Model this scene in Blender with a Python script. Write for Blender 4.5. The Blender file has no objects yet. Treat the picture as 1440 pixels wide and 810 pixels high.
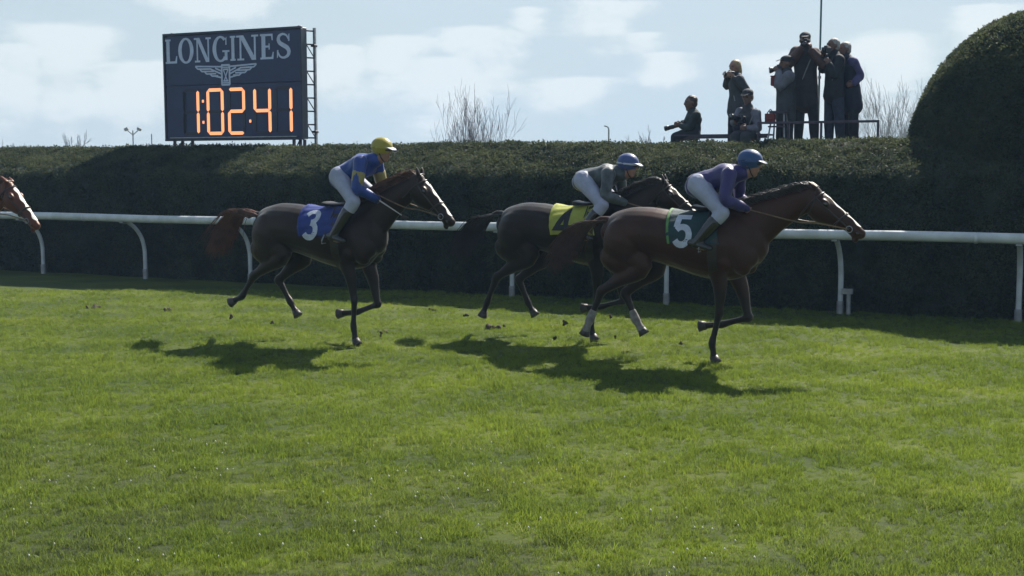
import bpy, bmesh, math, random
import numpy as np
from mathutils import Vector, Matrix, Euler
from mathutils.bvhtree import BVHTree
R = math.radians
random.seed(7); rng = np.random.default_rng(7)
scene = bpy.context.scene
col = scene.collection

# ------------------------------------------------------------------ camera
FP, CX, CY, EYE = 1700.0, 720.0, 405.0, 1.9
PITCH = math.atan(0.1)
cam = bpy.data.objects.new('camera', bpy.data.cameras.new('camera'))
cam.data.sensor_width = 36; cam.data.lens = FP / 1440 * 36
cam.data.clip_start = 0.1; cam.data.clip_end = 3000
cam.location = (0, 0, EYE); cam.rotation_euler = (R(90) - PITCH, 0, 0)
col.objects.link(cam); scene.camera = cam

# ------------------------------------------------------------------ light
SUN_AZ, SUN_EL = R(35), R(46)          # clockwise from +Y
SKY_STRENGTH, SUN_STRENGTH, EXPOSURE = 0.054, 5.0, 0.86
sd = bpy.data.lights.new('sun', 'SUN'); sd.energy = SUN_STRENGTH; sd.angle = R(0.5); sd.color = (1.0, 0.95, 0.86)
sun = bpy.data.objects.new('sun', sd); col.objects.link(sun)
to_sun = Vector((math.sin(SUN_AZ) * math.cos(SUN_EL), math.cos(SUN_AZ) * math.cos(SUN_EL), math.sin(SUN_EL)))
sun.rotation_euler = to_sun.to_track_quat('Z', 'Y').to_euler()
scene.view_settings.view_transform = 'Standard'; scene.view_settings.look = 'None'
scene.view_settings.exposure = EXPOSURE; scene.view_settings.gamma = 1

class NT:
    def __init__(s, tree): s.t = tree; s.n = tree.nodes; s.l = tree.links
    def node(s, typ, **kw):
        n = s.n.new(typ)
        ins = kw.pop('ins', {})
        for k, v in kw.items(): setattr(n, k, v)
        for k, v in ins.items(): s.set(n.inputs[k], v)
        return n
    def set(s, sock, v):
        if isinstance(v, bpy.types.NodeSocket): s.l.new(v, sock)
        else: sock.default_value = v
    def math(s, op, a, b=None, c=None, clamp=False):
        n = s.node('ShaderNodeMath', operation=op, use_clamp=clamp)
        s.set(n.inputs[0], a)
        if b is not None: s.set(n.inputs[1], b)
        if c is not None: s.set(n.inputs[2], c)
        return n.outputs[0]
    def mix(s, f, a, b, typ='MIX'):
        n = s.node('ShaderNodeMix', data_type='RGBA', blend_type=typ)
        s.set(n.inputs[0], f)
        for k, v in ((6, a), (7, b)):
            s.set(n.inputs[k], (*v, 1) if isinstance(v, tuple) and len(v) == 3 else v)
        return n.outputs[2]
    def noise(s, vec, scale, detail=3, rough=0.55, out=0):
        n = s.node('ShaderNodeTexNoise', ins={'Scale': scale, 'Detail': detail, 'Roughness': rough})
        if vec is not None: s.l.new(vec, n.inputs['Vector'])
        return n.outputs[out]
    def ramp(s, f, lo, hi, a=0.0, b=1.0):
        n = s.node('ShaderNodeMapRange', interpolation_type='SMOOTHSTEP')
        for i, v in enumerate((f, lo, hi, a, b)): s.set(n.inputs[i], v)
        return n.outputs[0]

def build_world():
    w = bpy.data.worlds.new('World'); scene.world = w; w.use_nodes = True
    t = NT(w.node_tree); t.n.clear()
    sky = t.node('ShaderNodeTexSky', sky_type='NISHITA')
    sky.sun_disc = False; sky.sun_elevation = SUN_EL; sky.sun_rotation = SUN_AZ
    sky.air_density = 1.2; sky.dust_density = 0.8; sky.ozone_density = 1.5
    co = t.node('ShaderNodeTexCoord').outputs['Generated']
    sep = t.node('ShaderNodeSeparateXYZ'); t.l.new(co, sep.inputs[0])
    az = t.math('ARCTAN2', sep.outputs[0], sep.outputs[1]); el = t.math('ARCSINE', sep.outputs[2])
    # stretch clouds flat near the horizon
    cv = t.node('ShaderNodeCombineXYZ', ins={0: az, 1: t.math('MULTIPLY', el, 3.2), 2: 0.3}).outputs[0]
    wob = t.noise(cv, 9, 5, 0.6)
    big = t.noise(cv, 2.6, 6, 0.6)
    thin = t.ramp(big, 0.40, 0.66)
    # lower sky is veiled by thin bright cloud, thinning with height
    veil = t.ramp(el, 0.0, 0.38, 0.92, 0.18)
    m = t.math('MULTIPLY', thin, 0.30)
    m = t.math('ADD', m, veil, clamp=True)
    c = t.mix(m, sky.outputs[0], (6.3, 7.6, 8.5))
    # cumulus puffs with brighter upper edges
    puffs = [(110, 70, 80, 26), (30, 92, 60, 18), (300, 8, 120, 9), (480, 80, 60, 16), (560, 66, 70, 16), (690, 58, 80, 18), (850, 16, 90, 13), (745, 22, 36, 9),
             (905, 55, 46, 7), (930, 84, 50, 9), (1235, 80, 80, 28), (1380, 34, 66, 11), (1120, 95, 90, 22), (200, 110, 120, 20), (620, 100, 130, 22), (800, 120, 90, 12)]
    tot = None
    for (px, py, sx, sy) in puffs:
        a0 = math.atan((px - CX) / FP); e0 = math.atan((235 - py) / FP)
        da = t.math('DIVIDE', t.math('SUBTRACT', az, a0), sx / FP)
        de = t.math('SUBTRACT', el, e0 + 0.35 * sy / FP); de = t.math('MULTIPLY', de, t.ramp(de, -0.001, 0.001, 0.16 * FP / sy, 1.5 * FP / sy))
        d = t.math('ADD', t.math('MULTIPLY', da, da), t.math('MULTIPLY', de, de))
        g = t.math('EXPONENT', t.math('MULTIPLY', d, -1.0))
        tot = g if tot is None else t.math('MAXIMUM', tot, g)
    fv = t.node('ShaderNodeCombineXYZ', ins={0: az, 1: t.math('MULTIPLY', el, 1.7), 2: 0.9}).outputs[0]
    fine = t.noise(fv, 30, 7, 0.60)
    k = t.math('ADD', tot, t.math('MULTIPLY', t.math('SUBTRACT', fine, 0.5), 1.1))
    k = t.math('ADD', k, t.math('MULTIPLY', t.math('SUBTRACT', wob, 0.5), 1.2))
    pm = t.ramp(k, 0.40, 0.92)
    c = t.mix(t.math('MULTIPLY', pm, 0.42), c, (10.8, 11.1, 11.0))
    bg = t.node('ShaderNodeBackground', ins={'Color': c, 'Strength': SKY_STRENGTH})
    t.l.new(bg.outputs[0], t.node('ShaderNodeOutputWorld').inputs[0])
build_world()

# ------------------------------------------------------------------ coordinates of the place
def ray(px, py):
    a = (px - CX) / FP; b = (CY - py) / FP
    return Vector((a, math.cos(PITCH) + b * math.sin(PITCH), -math.sin(PITCH) + b * math.cos(PITCH)))
UD = Vector((0.90434, -0.42681, 0)); VD = Vector((0.42681, 0.90434, 0))     # along the rail, and away from the track
ORG = Vector((0, 17.6368, 0))                                              # foot of one rail post
COURSE_ROT = math.atan2(UD.y, UD.x)
def W(u, v, z=0.0): return ORG + UD * u + VD * v + Vector((0, 0, z))
def ground(px, py, z=0.0):
    r = ray(px, py); return Vector((0, 0, EYE)) + r * ((z - EYE) / r.z)
def onv(px, py, v):
    """point of the vertical plane at distance v behind the posts"""
    r = ray(px, py); t = (v + ORG.dot(VD)) / r.dot(VD)
    return Vector((0, 0, EYE)) + r * t
def uz(px, py, v):
    p = onv(px, py, v); return (p - ORG).dot(UD), p.z

# ------------------------------------------------------------------ tagging and linking
def tag(o, label=None, cat=None, group=None, kind=None):
    if label: o['label'] = label
    if cat: o['category'] = cat
    if group: o['group'] = group
    if kind: o['kind'] = kind
    return o
def empty(name, loc, rz=0.0):
    o = bpy.data.objects.new(name, None); o.location = loc; o.rotation_euler = (0, 0, rz); o.empty_display_size = 0.1
    col.objects.link(o); return o
def link(name, me, mat=None, parent=None, smooth=False):
    if mat is not None and not me.materials: me.materials.append(mat)
    if smooth: me.polygons.foreach_set('use_smooth', np.ones(len(me.polygons), bool))
    o = bpy.data.objects.new(name, me); col.objects.link(o)
    if parent is not None: o.parent = parent
    return o
def mesh(vs, fs, name='mesh'):
    me = bpy.data.meshes.new(name); me.from_pydata([tuple(v) for v in vs], [], fs); me.update(); return me
def npmesh(v, f, name='mesh'):
    v = np.asarray(v, np.float32); f = np.asarray(f, np.int32); k = f.shape[1]
    me = bpy.data.meshes.new(name)
    me.vertices.add(len(v)); me.vertices.foreach_set('co', v.ravel())
    me.loops.add(f.size); me.loops.foreach_set('vertex_index', f.ravel())
    me.polygons.add(len(f)); me.polygons.foreach_set('loop_start', np.arange(len(f), dtype=np.int32) * k)
    me.update(calc_edges=True); return me

# ------------------------------------------------------------------ materials
def material(name, base, rough=0.6, var=0.25, scale=8.0, bump=0.0, bscale=60.0, metal=0.0, sheen=0.0, spec=0.5, transl=0.0, emit=None, coat=0.0):
    m = bpy.data.materials.new(name); m.use_nodes = True
    t = NT(m.node_tree); b = t.n['Principled BSDF']; out = t.n['Material Output']
    co = t.node('ShaderNodeTexCoord').outputs['Object']
    n = t.noise(co, scale, 4)
    lo = tuple(c * (1 - var) for c in base); hi = tuple(min(1, c * (1 + var)) for c in base)
    c = t.mix(t.ramp(n, 0.3, 0.7), lo, hi)
    t.l.new(c, b.inputs['Base Color'])
    b.inputs['Roughness'].default_value = rough; b.inputs['Metallic'].default_value = metal
    b.inputs['Specular IOR Level'].default_value = spec; b.inputs['Sheen Weight'].default_value = sheen
    b.inputs['Coat Weight'].default_value = coat
    if bump:
        bn = t.node('ShaderNodeBump', ins={'Strength': bump, 'Distance': 0.02, 'Height': t.noise(co, bscale, 3)})
        t.l.new(bn.outputs[0], b.inputs['Normal'])
    if transl:
        tr = t.node('ShaderNodeBsdfTranslucent', ins={'Color': c})
        mx = t.node('ShaderNodeMixShader', ins={0: transl})
        t.l.new(b.outputs[0], mx.inputs[1]); t.l.new(tr.outputs[0], mx.inputs[2]); t.l.new(mx.outputs[0], out.inputs[0])
    if emit:
        b.inputs['Emission Color'].default_value = (*emit[0], 1); b.inputs['Emission Strength'].default_value = emit[1]
    return m

def coat_material(name, body, point, rough=0.40):
    """horse coat: body colour, dark legs with underside shade painted in, soft patchy variation and fine hair relief"""
    m = bpy.data.materials.new(name); m.use_nodes = True
    t = NT(m.node_tree); b = t.n['Principled BSDF']
    co = t.node('ShaderNodeTexCoord').outputs['Object']
    sep = t.node('ShaderNodeSeparateXYZ'); t.l.new(co, sep.inputs[0])
    n = t.noise(co, 3.5, 4)
    c = t.mix(t.ramp(n, 0.3, 0.7), tuple(x * 0.7 for x in body), tuple(x * 1.3 for x in body))
    low = t.ramp(t.math('ADD', sep.outputs[2], t.math('MULTIPLY', n, 0.25)), 0.62, 1.12, 1.0, 0.0)  # leg colour carried up to the belly, painting underside shade into the coat
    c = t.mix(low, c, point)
    fine = t.noise(co, 140, 2)
    c = t.mix(t.math('MULTIPLY', fine, 0.35), c, tuple(x * 0.45 for x in body))
    t.l.new(c, b.inputs['Base Color'])
    b.inputs['Roughness'].default_value = rough; b.inputs['Specular IOR Level'].default_value = 0.34; b.inputs['Specular Tint'].default_value = (1, .80, .66, 1); b.inputs['Sheen Weight'].default_value = 0.15; b.inputs['Sheen Roughness'].default_value = 0.4
    hs = t.node('ShaderNodeMapping', ins={'Scale': (60, 260, 260)}); t.l.new(co, hs.inputs[0])
    bn = t.node('ShaderNodeBump', ins={'Strength': 0.35, 'Distance': 0.004, 'Height': t.noise(hs.outputs[0], 1.0, 3)})
    t.l.new(bn.outputs[0], b.inputs['Normal'])
    return m

def foliage_material(name, a, b_, transl=0.35, brown=None, rough=0.6, nscale=1.3):
    m = bpy.data.materials.new(name); m.use_nodes = True
    t = NT(m.node_tree); b = t.n['Principled BSDF']; out = t.n['Material Output']
    pos = t.node('ShaderNodeNewGeometry').outputs['Position']
    n = t.noise(pos, nscale, 4); rnd = t.node('ShaderNodeObjectInfo').outputs['Random']
    k = t.math('ADD', t.math('MULTIPLY', t.ramp(n, 0.3, 0.7), 0.6), t.math('MULTIPLY', rnd, 0.4))
    c = t.mix(k, a, b_)
    if brown:
        n2 = t.noise(pos, brown[1], 5, 0.65)
        c = t.mix(t.math('MULTIPLY', t.ramp(n2, brown[2], brown[2] + 0.14), brown[3]), c, brown[0])
    t.l.new(c, b.inputs['Base Color']); b.inputs['Roughness'].default_value = rough; b.inputs['Specular IOR Level'].default_value = 0.12
    tr = t.node('ShaderNodeBsdfTranslucent', ins={'Color': c}); mx = t.node('ShaderNodeMixShader', ins={0: transl})
    t.l.new(b.outputs[0], mx.inputs[1]); t.l.new(tr.outputs[0], mx.inputs[2]); t.l.new(mx.outputs[0], out.inputs[0])
    return m

def turf_colour(t):
    """lush green with yellow, worn and grey-green patches, in place coordinates"""
    pos = t.node('ShaderNodeNewGeometry').outputs['Position']
    mp = t.node('ShaderNodeMapping', ins={'Rotation': (0, 0, -COURSE_ROT), 'Scale': (0.6, 1.0, 1.0)}); t.l.new(pos, mp.inputs[0])
    p = mp.outputs[0]
    c = t.mix(t.ramp(t.noise(p, 1.1, 5), 0.32, 0.68), (0.080, 0.136, 0.014), (0.220, 0.285, 0.026))
    c = t.mix(t.ramp(t.noise(p, 0.55, 5, 0.6), 0.52, 0.70, 0.0, 0.75), c, (0.26, 0.31, 0.028))
    c = t.mix(t.ramp(t.noise(p, 3.4, 5, 0.7), 0.54, 0.68, 0.0, 0.75), c, (0.050, 0.082, 0.022))
    wob = t.noise(p, 5.0, 4, 0.6)
    for (px_, py_, rx_, ry_) in ((782, 662, .20, .10), (1045, 659, .26, .10), (455, 652, .25, .07), (1225, 575, .35, .12), (130, 615, .35, .12), (1330, 690, .2, .1)):
        q_ = ground(px_, py_); dv = t.node('ShaderNodeVectorMath', operation='SUBTRACT', ins={1: (q_.x, q_.y, 0)}); t.l.new(pos, dv.inputs[0])
        s2 = t.node('ShaderNodeVectorMath', operation='MULTIPLY', ins={1: (1 / rx_, 1 / ry_, 0)}); t.l.new(dv.outputs[0], s2.inputs[0])
        ln = t.node('ShaderNodeVectorMath', operation='LENGTH'); t.l.new(s2.outputs[0], ln.inputs[0])
        c = t.mix(t.ramp(t.math('ADD', ln.outputs['Value'], t.math('MULTIPLY', t.math('SUBTRACT', wob, .5), 1.6)), .5, 1.1, .65, 0.0), c, (0.27, 0.31, 0.02))
    sp = t.node('ShaderNodeSeparateXYZ'); t.l.new(pos, sp.inputs[0])
    # the worn strip where spectators stand, close to the camera and mostly left
    near = t.ramp(t.math('ADD', sp.outputs[1], t.math('MULTIPLY', sp.outputs[0], 0.35)), 5.2, 8.6, 1.0, 0.0)
    w = t.math('MULTIPLY', near, t.ramp(t.noise(p, 1.7, 5, 0.65), 0.36, 0.60))
    c = t.mix(t.math('MULTIPLY', w, 0.85), c, (0.066, 0.085, 0.042))
    return c, p

def turf_material():
    m = bpy.data.materials.new('turf_soil'); m.use_nodes = True
    t = NT(m.node_tree); b = t.n['Principled BSDF']
    c, p = turf_colour(t)
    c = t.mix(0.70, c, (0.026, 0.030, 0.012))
    t.l.new(c, b.inputs['Base Color']); b.inputs['Roughness'].default_value = 0.9; b.inputs['Specular IOR Level'].default_value = 0.15
    bn = t.node('ShaderNodeBump', ins={'Strength': 0.6, 'Distance': 0.03, 'Height': t.noise(p, 34, 5, 0.7)})
    t.l.new(bn.outputs[0], b.inputs['Normal'])
    return m
def blade_material(name, straw=0.0):
    m = bpy.data.materials.new(name); m.use_nodes = True
    t = NT(m.node_tree); b = t.n['Principled BSDF']; out = t.n['Material Output']
    c, p = turf_colour(t)
    rnd = t.node('ShaderNodeObjectInfo').outputs['Random']
    c = t.mix(t.ramp(rnd, 0.35, 1.0, 0.0, 0.6), c, (0.19, 0.27, 0.035))
    c = t.mix(t.ramp(rnd, 0.0, 0.45, 0.8, 0.0), c, (0.026, 0.044, 0.012))
    if straw: c = t.mix(straw, c, (0.42, 0.38, 0.22))
    t.l.new(c, b.inputs['Base Color']); b.inputs['Roughness'].default_value = 0.5; b.inputs['Specular IOR Level'].default_value = 0.35
    tc = t.mix(0.35, c, (0.32, 0.40, 0.05))
    tr = t.node('ShaderNodeBsdfTranslucent', ins={'Color': tc}); mx = t.node('ShaderNodeMixShader', ins={0: 0.5})
    t.l.new(b.outputs[0], mx.inputs[1]); t.l.new(tr.outputs[0], mx.inputs[2]); t.l.new(mx.outputs[0], out.inputs[0])
    return m

M = dict(
    white_vinyl=material('white_vinyl', (0.50, 0.53, 0.56), 0.45, 0.14, 5, 0.08, 25),
    grey_metal=material('grey_metal', (0.30, 0.31, 0.33), 0.45, 0.2, 12, metal=0.6),
    dark_metal=material('dark_metal', (0.05, 0.04, 0.06), 0.4, 0.25, 12, metal=0.4),
    board_navy=material('board_navy', (0.015, 0.026, 0.085), 0.5, 0.18, 4, 0.05, 30),
    board_frame=material('board_frame', (0.018, 0.022, 0.045), 0.45, 0.2, 10),
    board_silver=material('board_silver', (0.48, 0.54, 0.70), 0.5, 0.08, 9),
    unlit=material('unlit', (0.010, 0.014, 0.035), 0.4, 0.1),
    lit=material('lit', (0.9, 0.30, 0.10), 0.5, 0.02, emit=((1.0, 0.40, 0.18), 0.62)),
    deck=material('deck', (0.16, 0.13, 0.10), 0.8, 0.3, 6, 0.3, 30),
    teal=material('teal', (0.05, 0.13, 0.14), 0.4, 0.15, 6),
    bark=material('bark', (0.13, 0.10, 0.11), 0.9, 0.3, 10, 0.4, 30),
    bark_pale=material('bark_pale', (0.30, 0.29, 0.30), 0.9, 0.2, 10),
    hoof=material('hoof', (0.035, 0.028, 0.022), 0.5, 0.3, 30, 0.2, 60),
    sock=material('sock', (0.20, 0.18, 0.165), 0.8, 0.3, 20, 0.2, 90),
    blaze_glint=material('blaze_glint', (0.72, 0.68, 0.60), 0.6, 0.12, 30),
    leather=material('leather', (0.025, 0.017, 0.012), 0.42, 0.3, 20, 0.1, 60),
    rein=material('rein', (0.16, 0.10, 0.05), 0.5, 0.3, 20),
    black_hair=material('black_hair', (0.020, 0.013, 0.010), 0.5, 0.4, 20, sheen=0.2, transl=0.15),
    brown_hair=material('brown_hair', (0.085, 0.038, 0.020), 0.5, 0.4, 12, sheen=0.2, transl=0.25),
    chestnut_hair=material('chestnut_hair', (0.15, 0.060, 0.032), 0.5, 0.4, 12, sheen=0.2, transl=0.3),
    eye=material('eye', (0.006, 0.004, 0.004), 0.08, 0.1, coat=1.0),
    skin=material('skin', (0.28, 0.15, 0.11), 0.55, 0.1, 20, 0.1, 90),
    skin_dark=material('skin_dark', (0.15, 0.080, 0.06), 0.55, 0.1, 20, 0.1, 90),
    lip=material('lip', (0.25, 0.09, 0.07), 0.5, 0.1),
    breeches=material('breeches', (0.35, 0.37, 0.49), 0.6, 0.12, 8, 0.3, 20, transl=0.1),
    boot=material('boot', (0.012, 0.011, 0.012), 0.25, 0.3, 10, coat=0.4),
    black_cloth=material('black_cloth', (0.012, 0.013, 0.019), 0.8, 0.3, 9, 0.3, 30),
    navy_cloth=material('navy_cloth', (0.011, 0.013, 0.032), 0.8, 0.3, 9, 0.3, 30),
    brown_cloth=material('brown_cloth', (0.085, 0.050, 0.050), 0.8, 0.25, 9, 0.3, 30),
    pale_cloth=material('pale_cloth', (0.13, 0.135, 0.17), 0.8, 0.25, 9, 0.3, 30),
    green_cloth=material('green_cloth', (0.012, 0.022, 0.022), 0.8, 0.3, 9, 0.3, 30),
    grey_cloth=material('grey_cloth', (0.036, 0.039, 0.046), 0.8, 0.3, 9, 0.3, 30),
    taupe_cloth=material('taupe_cloth', (0.030, 0.026, 0.030), 0.8, 0.3, 9, 0.3, 30),
    jeans=material('jeans', (0.024, 0.033, 0.058), 0.85, 0.3, 12, 0.3, 60),
    violet_cloth=material('violet_cloth', (0.07, 0.065, 0.17), 0.7, 0.15, 9, 0.2, 30),
    red_cloth=material('red_cloth', (0.16, 0.025, 0.025), 0.6, 0.2, 9, 0.2, 30),
    lens_black=material('lens_black', (0.015, 0.013, 0.02), 0.35, 0.2, 10),
    lens_glass=material('lens_glass', (0.01, 0.01, 0.02), 0.05, 0.1, coat=1.0),
    lens_white=material('lens_white', (0.45, 0.44, 0.42), 0.4, 0.08, 10),
    strap=material('strap', (0.20, 0.20, 0.20), 0.7, 0.2),
    hair_brown=material('hair_brown', (0.05, 0.028, 0.017), 0.5, 0.4, 40, 0.5, 120),
    hair_grey=material('hair_grey', (0.30, 0.29, 0.28), 0.55, 0.3, 40, 0.5, 120),
    hair_blond=material('hair_blond', (0.34, 0.25, 0.14), 0.5, 0.3, 40, 0.5, 120),
    soil=material('soil', (0.055, 0.040, 0.026), 0.95, 0.35, 20, 0.5, 60),
)

# ------------------------------------------------------------------ sculpting: overlapping lofts fused into one skin
def catmull(P, sub):
    P = np.asarray(P, float)
    if len(P) < 3 or sub < 2:
        if len(P) == 2 and sub > 1: return np.array([P[0] + (P[1] - P[0]) * k / sub for k in range(sub + 1)])
        return P
    out = []
    Q = np.vstack([2 * P[0] - P[1], P, 2 * P[-1] - P[-2]])
    for i in range(1, len(Q) - 2):
        p0, p1, p2, p3 = Q[i - 1], Q[i], Q[i + 1], Q[i + 2]
        for k in range(sub):
            t = k / sub
            out.append(0.5 * (2 * p1 + (p2 - p0) * t + (2 * p0 - 5 * p1 + 4 * p2 - p3) * t * t + (3 * p1 - p0 - 3 * p2 + p3) * t ** 3))
    out.append(P[-1]); return np.array(out)

class Sculpt:
    def __init__(s): s.v = []; s.f = []
    def loft(s, rings):
        n = len(rings[0]); b = len(s.v)
        for r in rings: s.v.extend(r)
        for i in range(len(rings) - 1):
            for j in range(n):
                a = b + i * n + j; c = b + i * n + (j + 1) % n
                s.f.append((a, c, c + n, a + n))
        s.f.append(tuple(b + j for j in range(n - 1, -1, -1)))
        s.f.append(tuple(b + (len(rings) - 1) * n + j for j in range(n)))
    def chain(s, pts, side=(0, 1, 0), n=12, sub=3, cap=True):
        """pts: x, y, z, radius along side, radius across"""
        P = np.array([(*p[:3], p[3], p[4] if len(p) > 4 else p[3]) for p in pts], float)
        P = catmull(P, sub); P[:, 3:] = np.maximum(P[:, 3:], 0.0015)
        S = np.array(side, float); rings = []
        T = np.gradient(P[:, :3], axis=0)
        def ring(c, t, rs, ru):
            t = t / (np.linalg.norm(t) + 1e-9)
            sd = S - t * S.dot(t)
            if np.linalg.norm(sd) < 0.15: sd = np.cross(t, (0.3, 0.1, 1.0))
            sd /= np.linalg.norm(sd); up = np.cross(t, sd)
            return [tuple(c + sd * rs * math.cos(a) + up * ru * math.sin(a)) for a in [2 * math.pi * k / n for k in range(n)]]
        if cap:
            t = T[0] / (np.linalg.norm(T[0]) + 1e-9); r = min(P[0, 3], P[0, 4])
            for a in (80, 50, 22): rings.append(ring(P[0, :3] - t * r * math.sin(R(a)), T[0], P[0, 3] * math.cos(R(a)), P[0, 4] * math.cos(R(a))))
        for i in range(len(P)): rings.append(ring(P[i, :3], T[i], P[i, 3], P[i, 4]))
        if cap:
            t = T[-1] / (np.linalg.norm(T[-1]) + 1e-9); r = min(P[-1, 3], P[-1, 4])
            for a in (22, 50, 80): rings.append(ring(P[-1, :3] + t * r * math.sin(R(a)), T[-1], P[-1, 3] * math.cos(R(a)), P[-1, 4] * math.cos(R(a))))
        s.loft(rings)
    def ball(s, c, r, fwd=(1, 0, 0), side=(0, 1, 0), n=14):
        f = np.array(fwd, float); f /= np.linalg.norm(f); sd = np.array(side, float); sd -= f * sd.dot(f); sd /= np.linalg.norm(sd); up = np.cross(f, sd)
        rings = []
        for i in range(1, n):
            a = math.pi * i / n
            rings.append([tuple(np.array(c) - f * r[0] * math.cos(a) + (sd * r[1] * math.cos(b) + up * r[2] * math.sin(b)) * math.sin(a)) for b in [2 * math.pi * k / n for k in range(n)]])
        s.loft(rings)
    def fuse(s, voxel=0.012, smooth=4, wrinkle=0.0, wscale=20.0):
        me = mesh(s.v, s.f)
        bm = bmesh.new(); bm.from_mesh(me); bmesh.ops.recalc_face_normals(bm, faces=bm.faces); bm.to_mesh(me); bm.free()
        o = bpy.data.objects.new('tmp', me); col.objects.link(o)
        m = o.modifiers.new('r', 'REMESH'); m.mode = 'VOXEL'; m.voxel_size = voxel
        if smooth: q = o.modifiers.new('s', 'SMOOTH'); q.factor = 0.5; q.iterations = smooth
        dg = bpy.context.evaluated_depsgraph_get(); dg.update()
        out = bpy.data.meshes.new_from_object(o.evaluated_get(dg))
        bpy.data.objects.remove(o); bpy.data.meshes.remove(me)
        if wrinkle:
            n = len(out.vertices); c = np.empty(n * 3, np.float32); out.vertices.foreach_get('co', c); c = c.reshape(-1, 3)
            nn = np.empty(n * 3, np.float32); out.vertices.foreach_get('normal', nn); nn = nn.reshape(-1, 3)
            w = np.zeros(n); g = np.random.default_rng(int(abs(c.sum()) * 10) % 9999)
            for k in range(7):
                d = g.normal(size=3); d /= np.linalg.norm(d); w += np.sin(c @ d * wscale * (0.6 + 0.35 * k) + g.uniform(0, 6) + 1.5 * np.sin(c @ g.normal(size=3) * wscale * 0.4)) / 7
            c = c + nn * (w * wrinkle)[:, None]
            out.vertices.foreach_set('co', c.astype(np.float32).ravel()); out.update()
        return out
    def raw(s):
        me = mesh(s.v, s.f)
        bm = bmesh.new(); bm.from_mesh(me); bmesh.ops.recalc_face_normals(bm, faces=bm.faces); bm.to_mesh(me); bm.free(); return me

class Boxes:
    """boxes, bars and tubes joined into one mesh"""
    def __init__(s): s.v = []; s.f = []
    def box(s, c, h, rot=None, bevel=0.0):
        b = len(s.v); c = Vector(c)
        for x in (-1, 1):
            for y in (-1, 1):
                for z in (-1, 1):
                    p = Vector((x * h[0], y * h[1], z * h[2]))
                    if rot is not None: p = rot @ p
                    s.v.append(tuple(c + p))
        for f in ((0, 1, 3, 2), (4, 6, 7, 5), (0, 4, 5, 1), (2, 3, 7, 6), (0, 2, 6, 4), (1, 5, 7, 3)): s.f.append(tuple(b + i for i in f))
        return s
    def tube(s, pts, r, n=8, sub=1):
        q = Sculpt(); q.chain([(*p, r) for p in pts] if not isinstance(r, (list, tuple)) else [(*p, rr) for p, rr in zip(pts, r)], side=(0.13, 0.21, 0.97) if abs((Vector(pts[-1]) - Vector(pts[0])).normalized().z) < 0.8 else (0, 1, 0), n=n, sub=sub, cap=False)
        b = len(s.v); s.v += q.v; s.f += [tuple(b + i for i in f) for f in q.f]; return s
    def poly(s, outline, y0, y1):
        """outline in x, z extruded from y0 to y1"""
        b = len(s.v); n = len(outline)
        s.v += [(x, y0, z) for x, z in outline] + [(x, y1, z) for x, z in outline]
        s.f.append(tuple(b + i for i in range(n))); s.f.append(tuple(b + n + i for i in range(n - 1, -1, -1)))
        for i in range(n): s.f.append((b + i, b + n + i, b + n + (i + 1) % n, b + (i + 1) % n))
        return s
    def mesh(s, bevel=0.0):
        me = mesh(s.v, s.f); bm = bmesh.new(); bm.from_mesh(me); bmesh.ops.recalc_face_normals(bm, faces=bm.faces)
        if bevel: bmesh.ops.bevel(bm, geom=bm.edges[:], offset=bevel, segments=1, affect='EDGES')
        bm.to_mesh(me); bm.free(); return me

def stroke(pts, w, step=0.0):
    """a ribbon along 2d points: quads [(4 points)]; w a number or list"""
    P = [np.array(p, float) for p in pts]; n = len(P)
    ws = w if isinstance(w, (list, tuple)) else [w] * n
    L, Rr = [], []
    for i in range(n):
        a = P[i] - P[i - 1] if i else P[1] - P[0]; b = P[i + 1] - P[i] if i < n - 1 else P[-1] - P[-2]
        a /= np.linalg.norm(a); b /= np.linalg.norm(b); t = a + b
        t = t / np.linalg.norm(t) if np.linalg.norm(t) > 1e-6 else a
        nn = np.array((-t[1], t[0])); k = 1 / max(0.5, nn.dot((-a[1], a[0])))
        L.append(P[i] + nn * ws[i] * k / 2); Rr.append(P[i] - nn * ws[i] * k / 2)
    return [(Rr[i], Rr[i + 1], L[i + 1], L[i]) for i in range(n - 1)]

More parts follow.
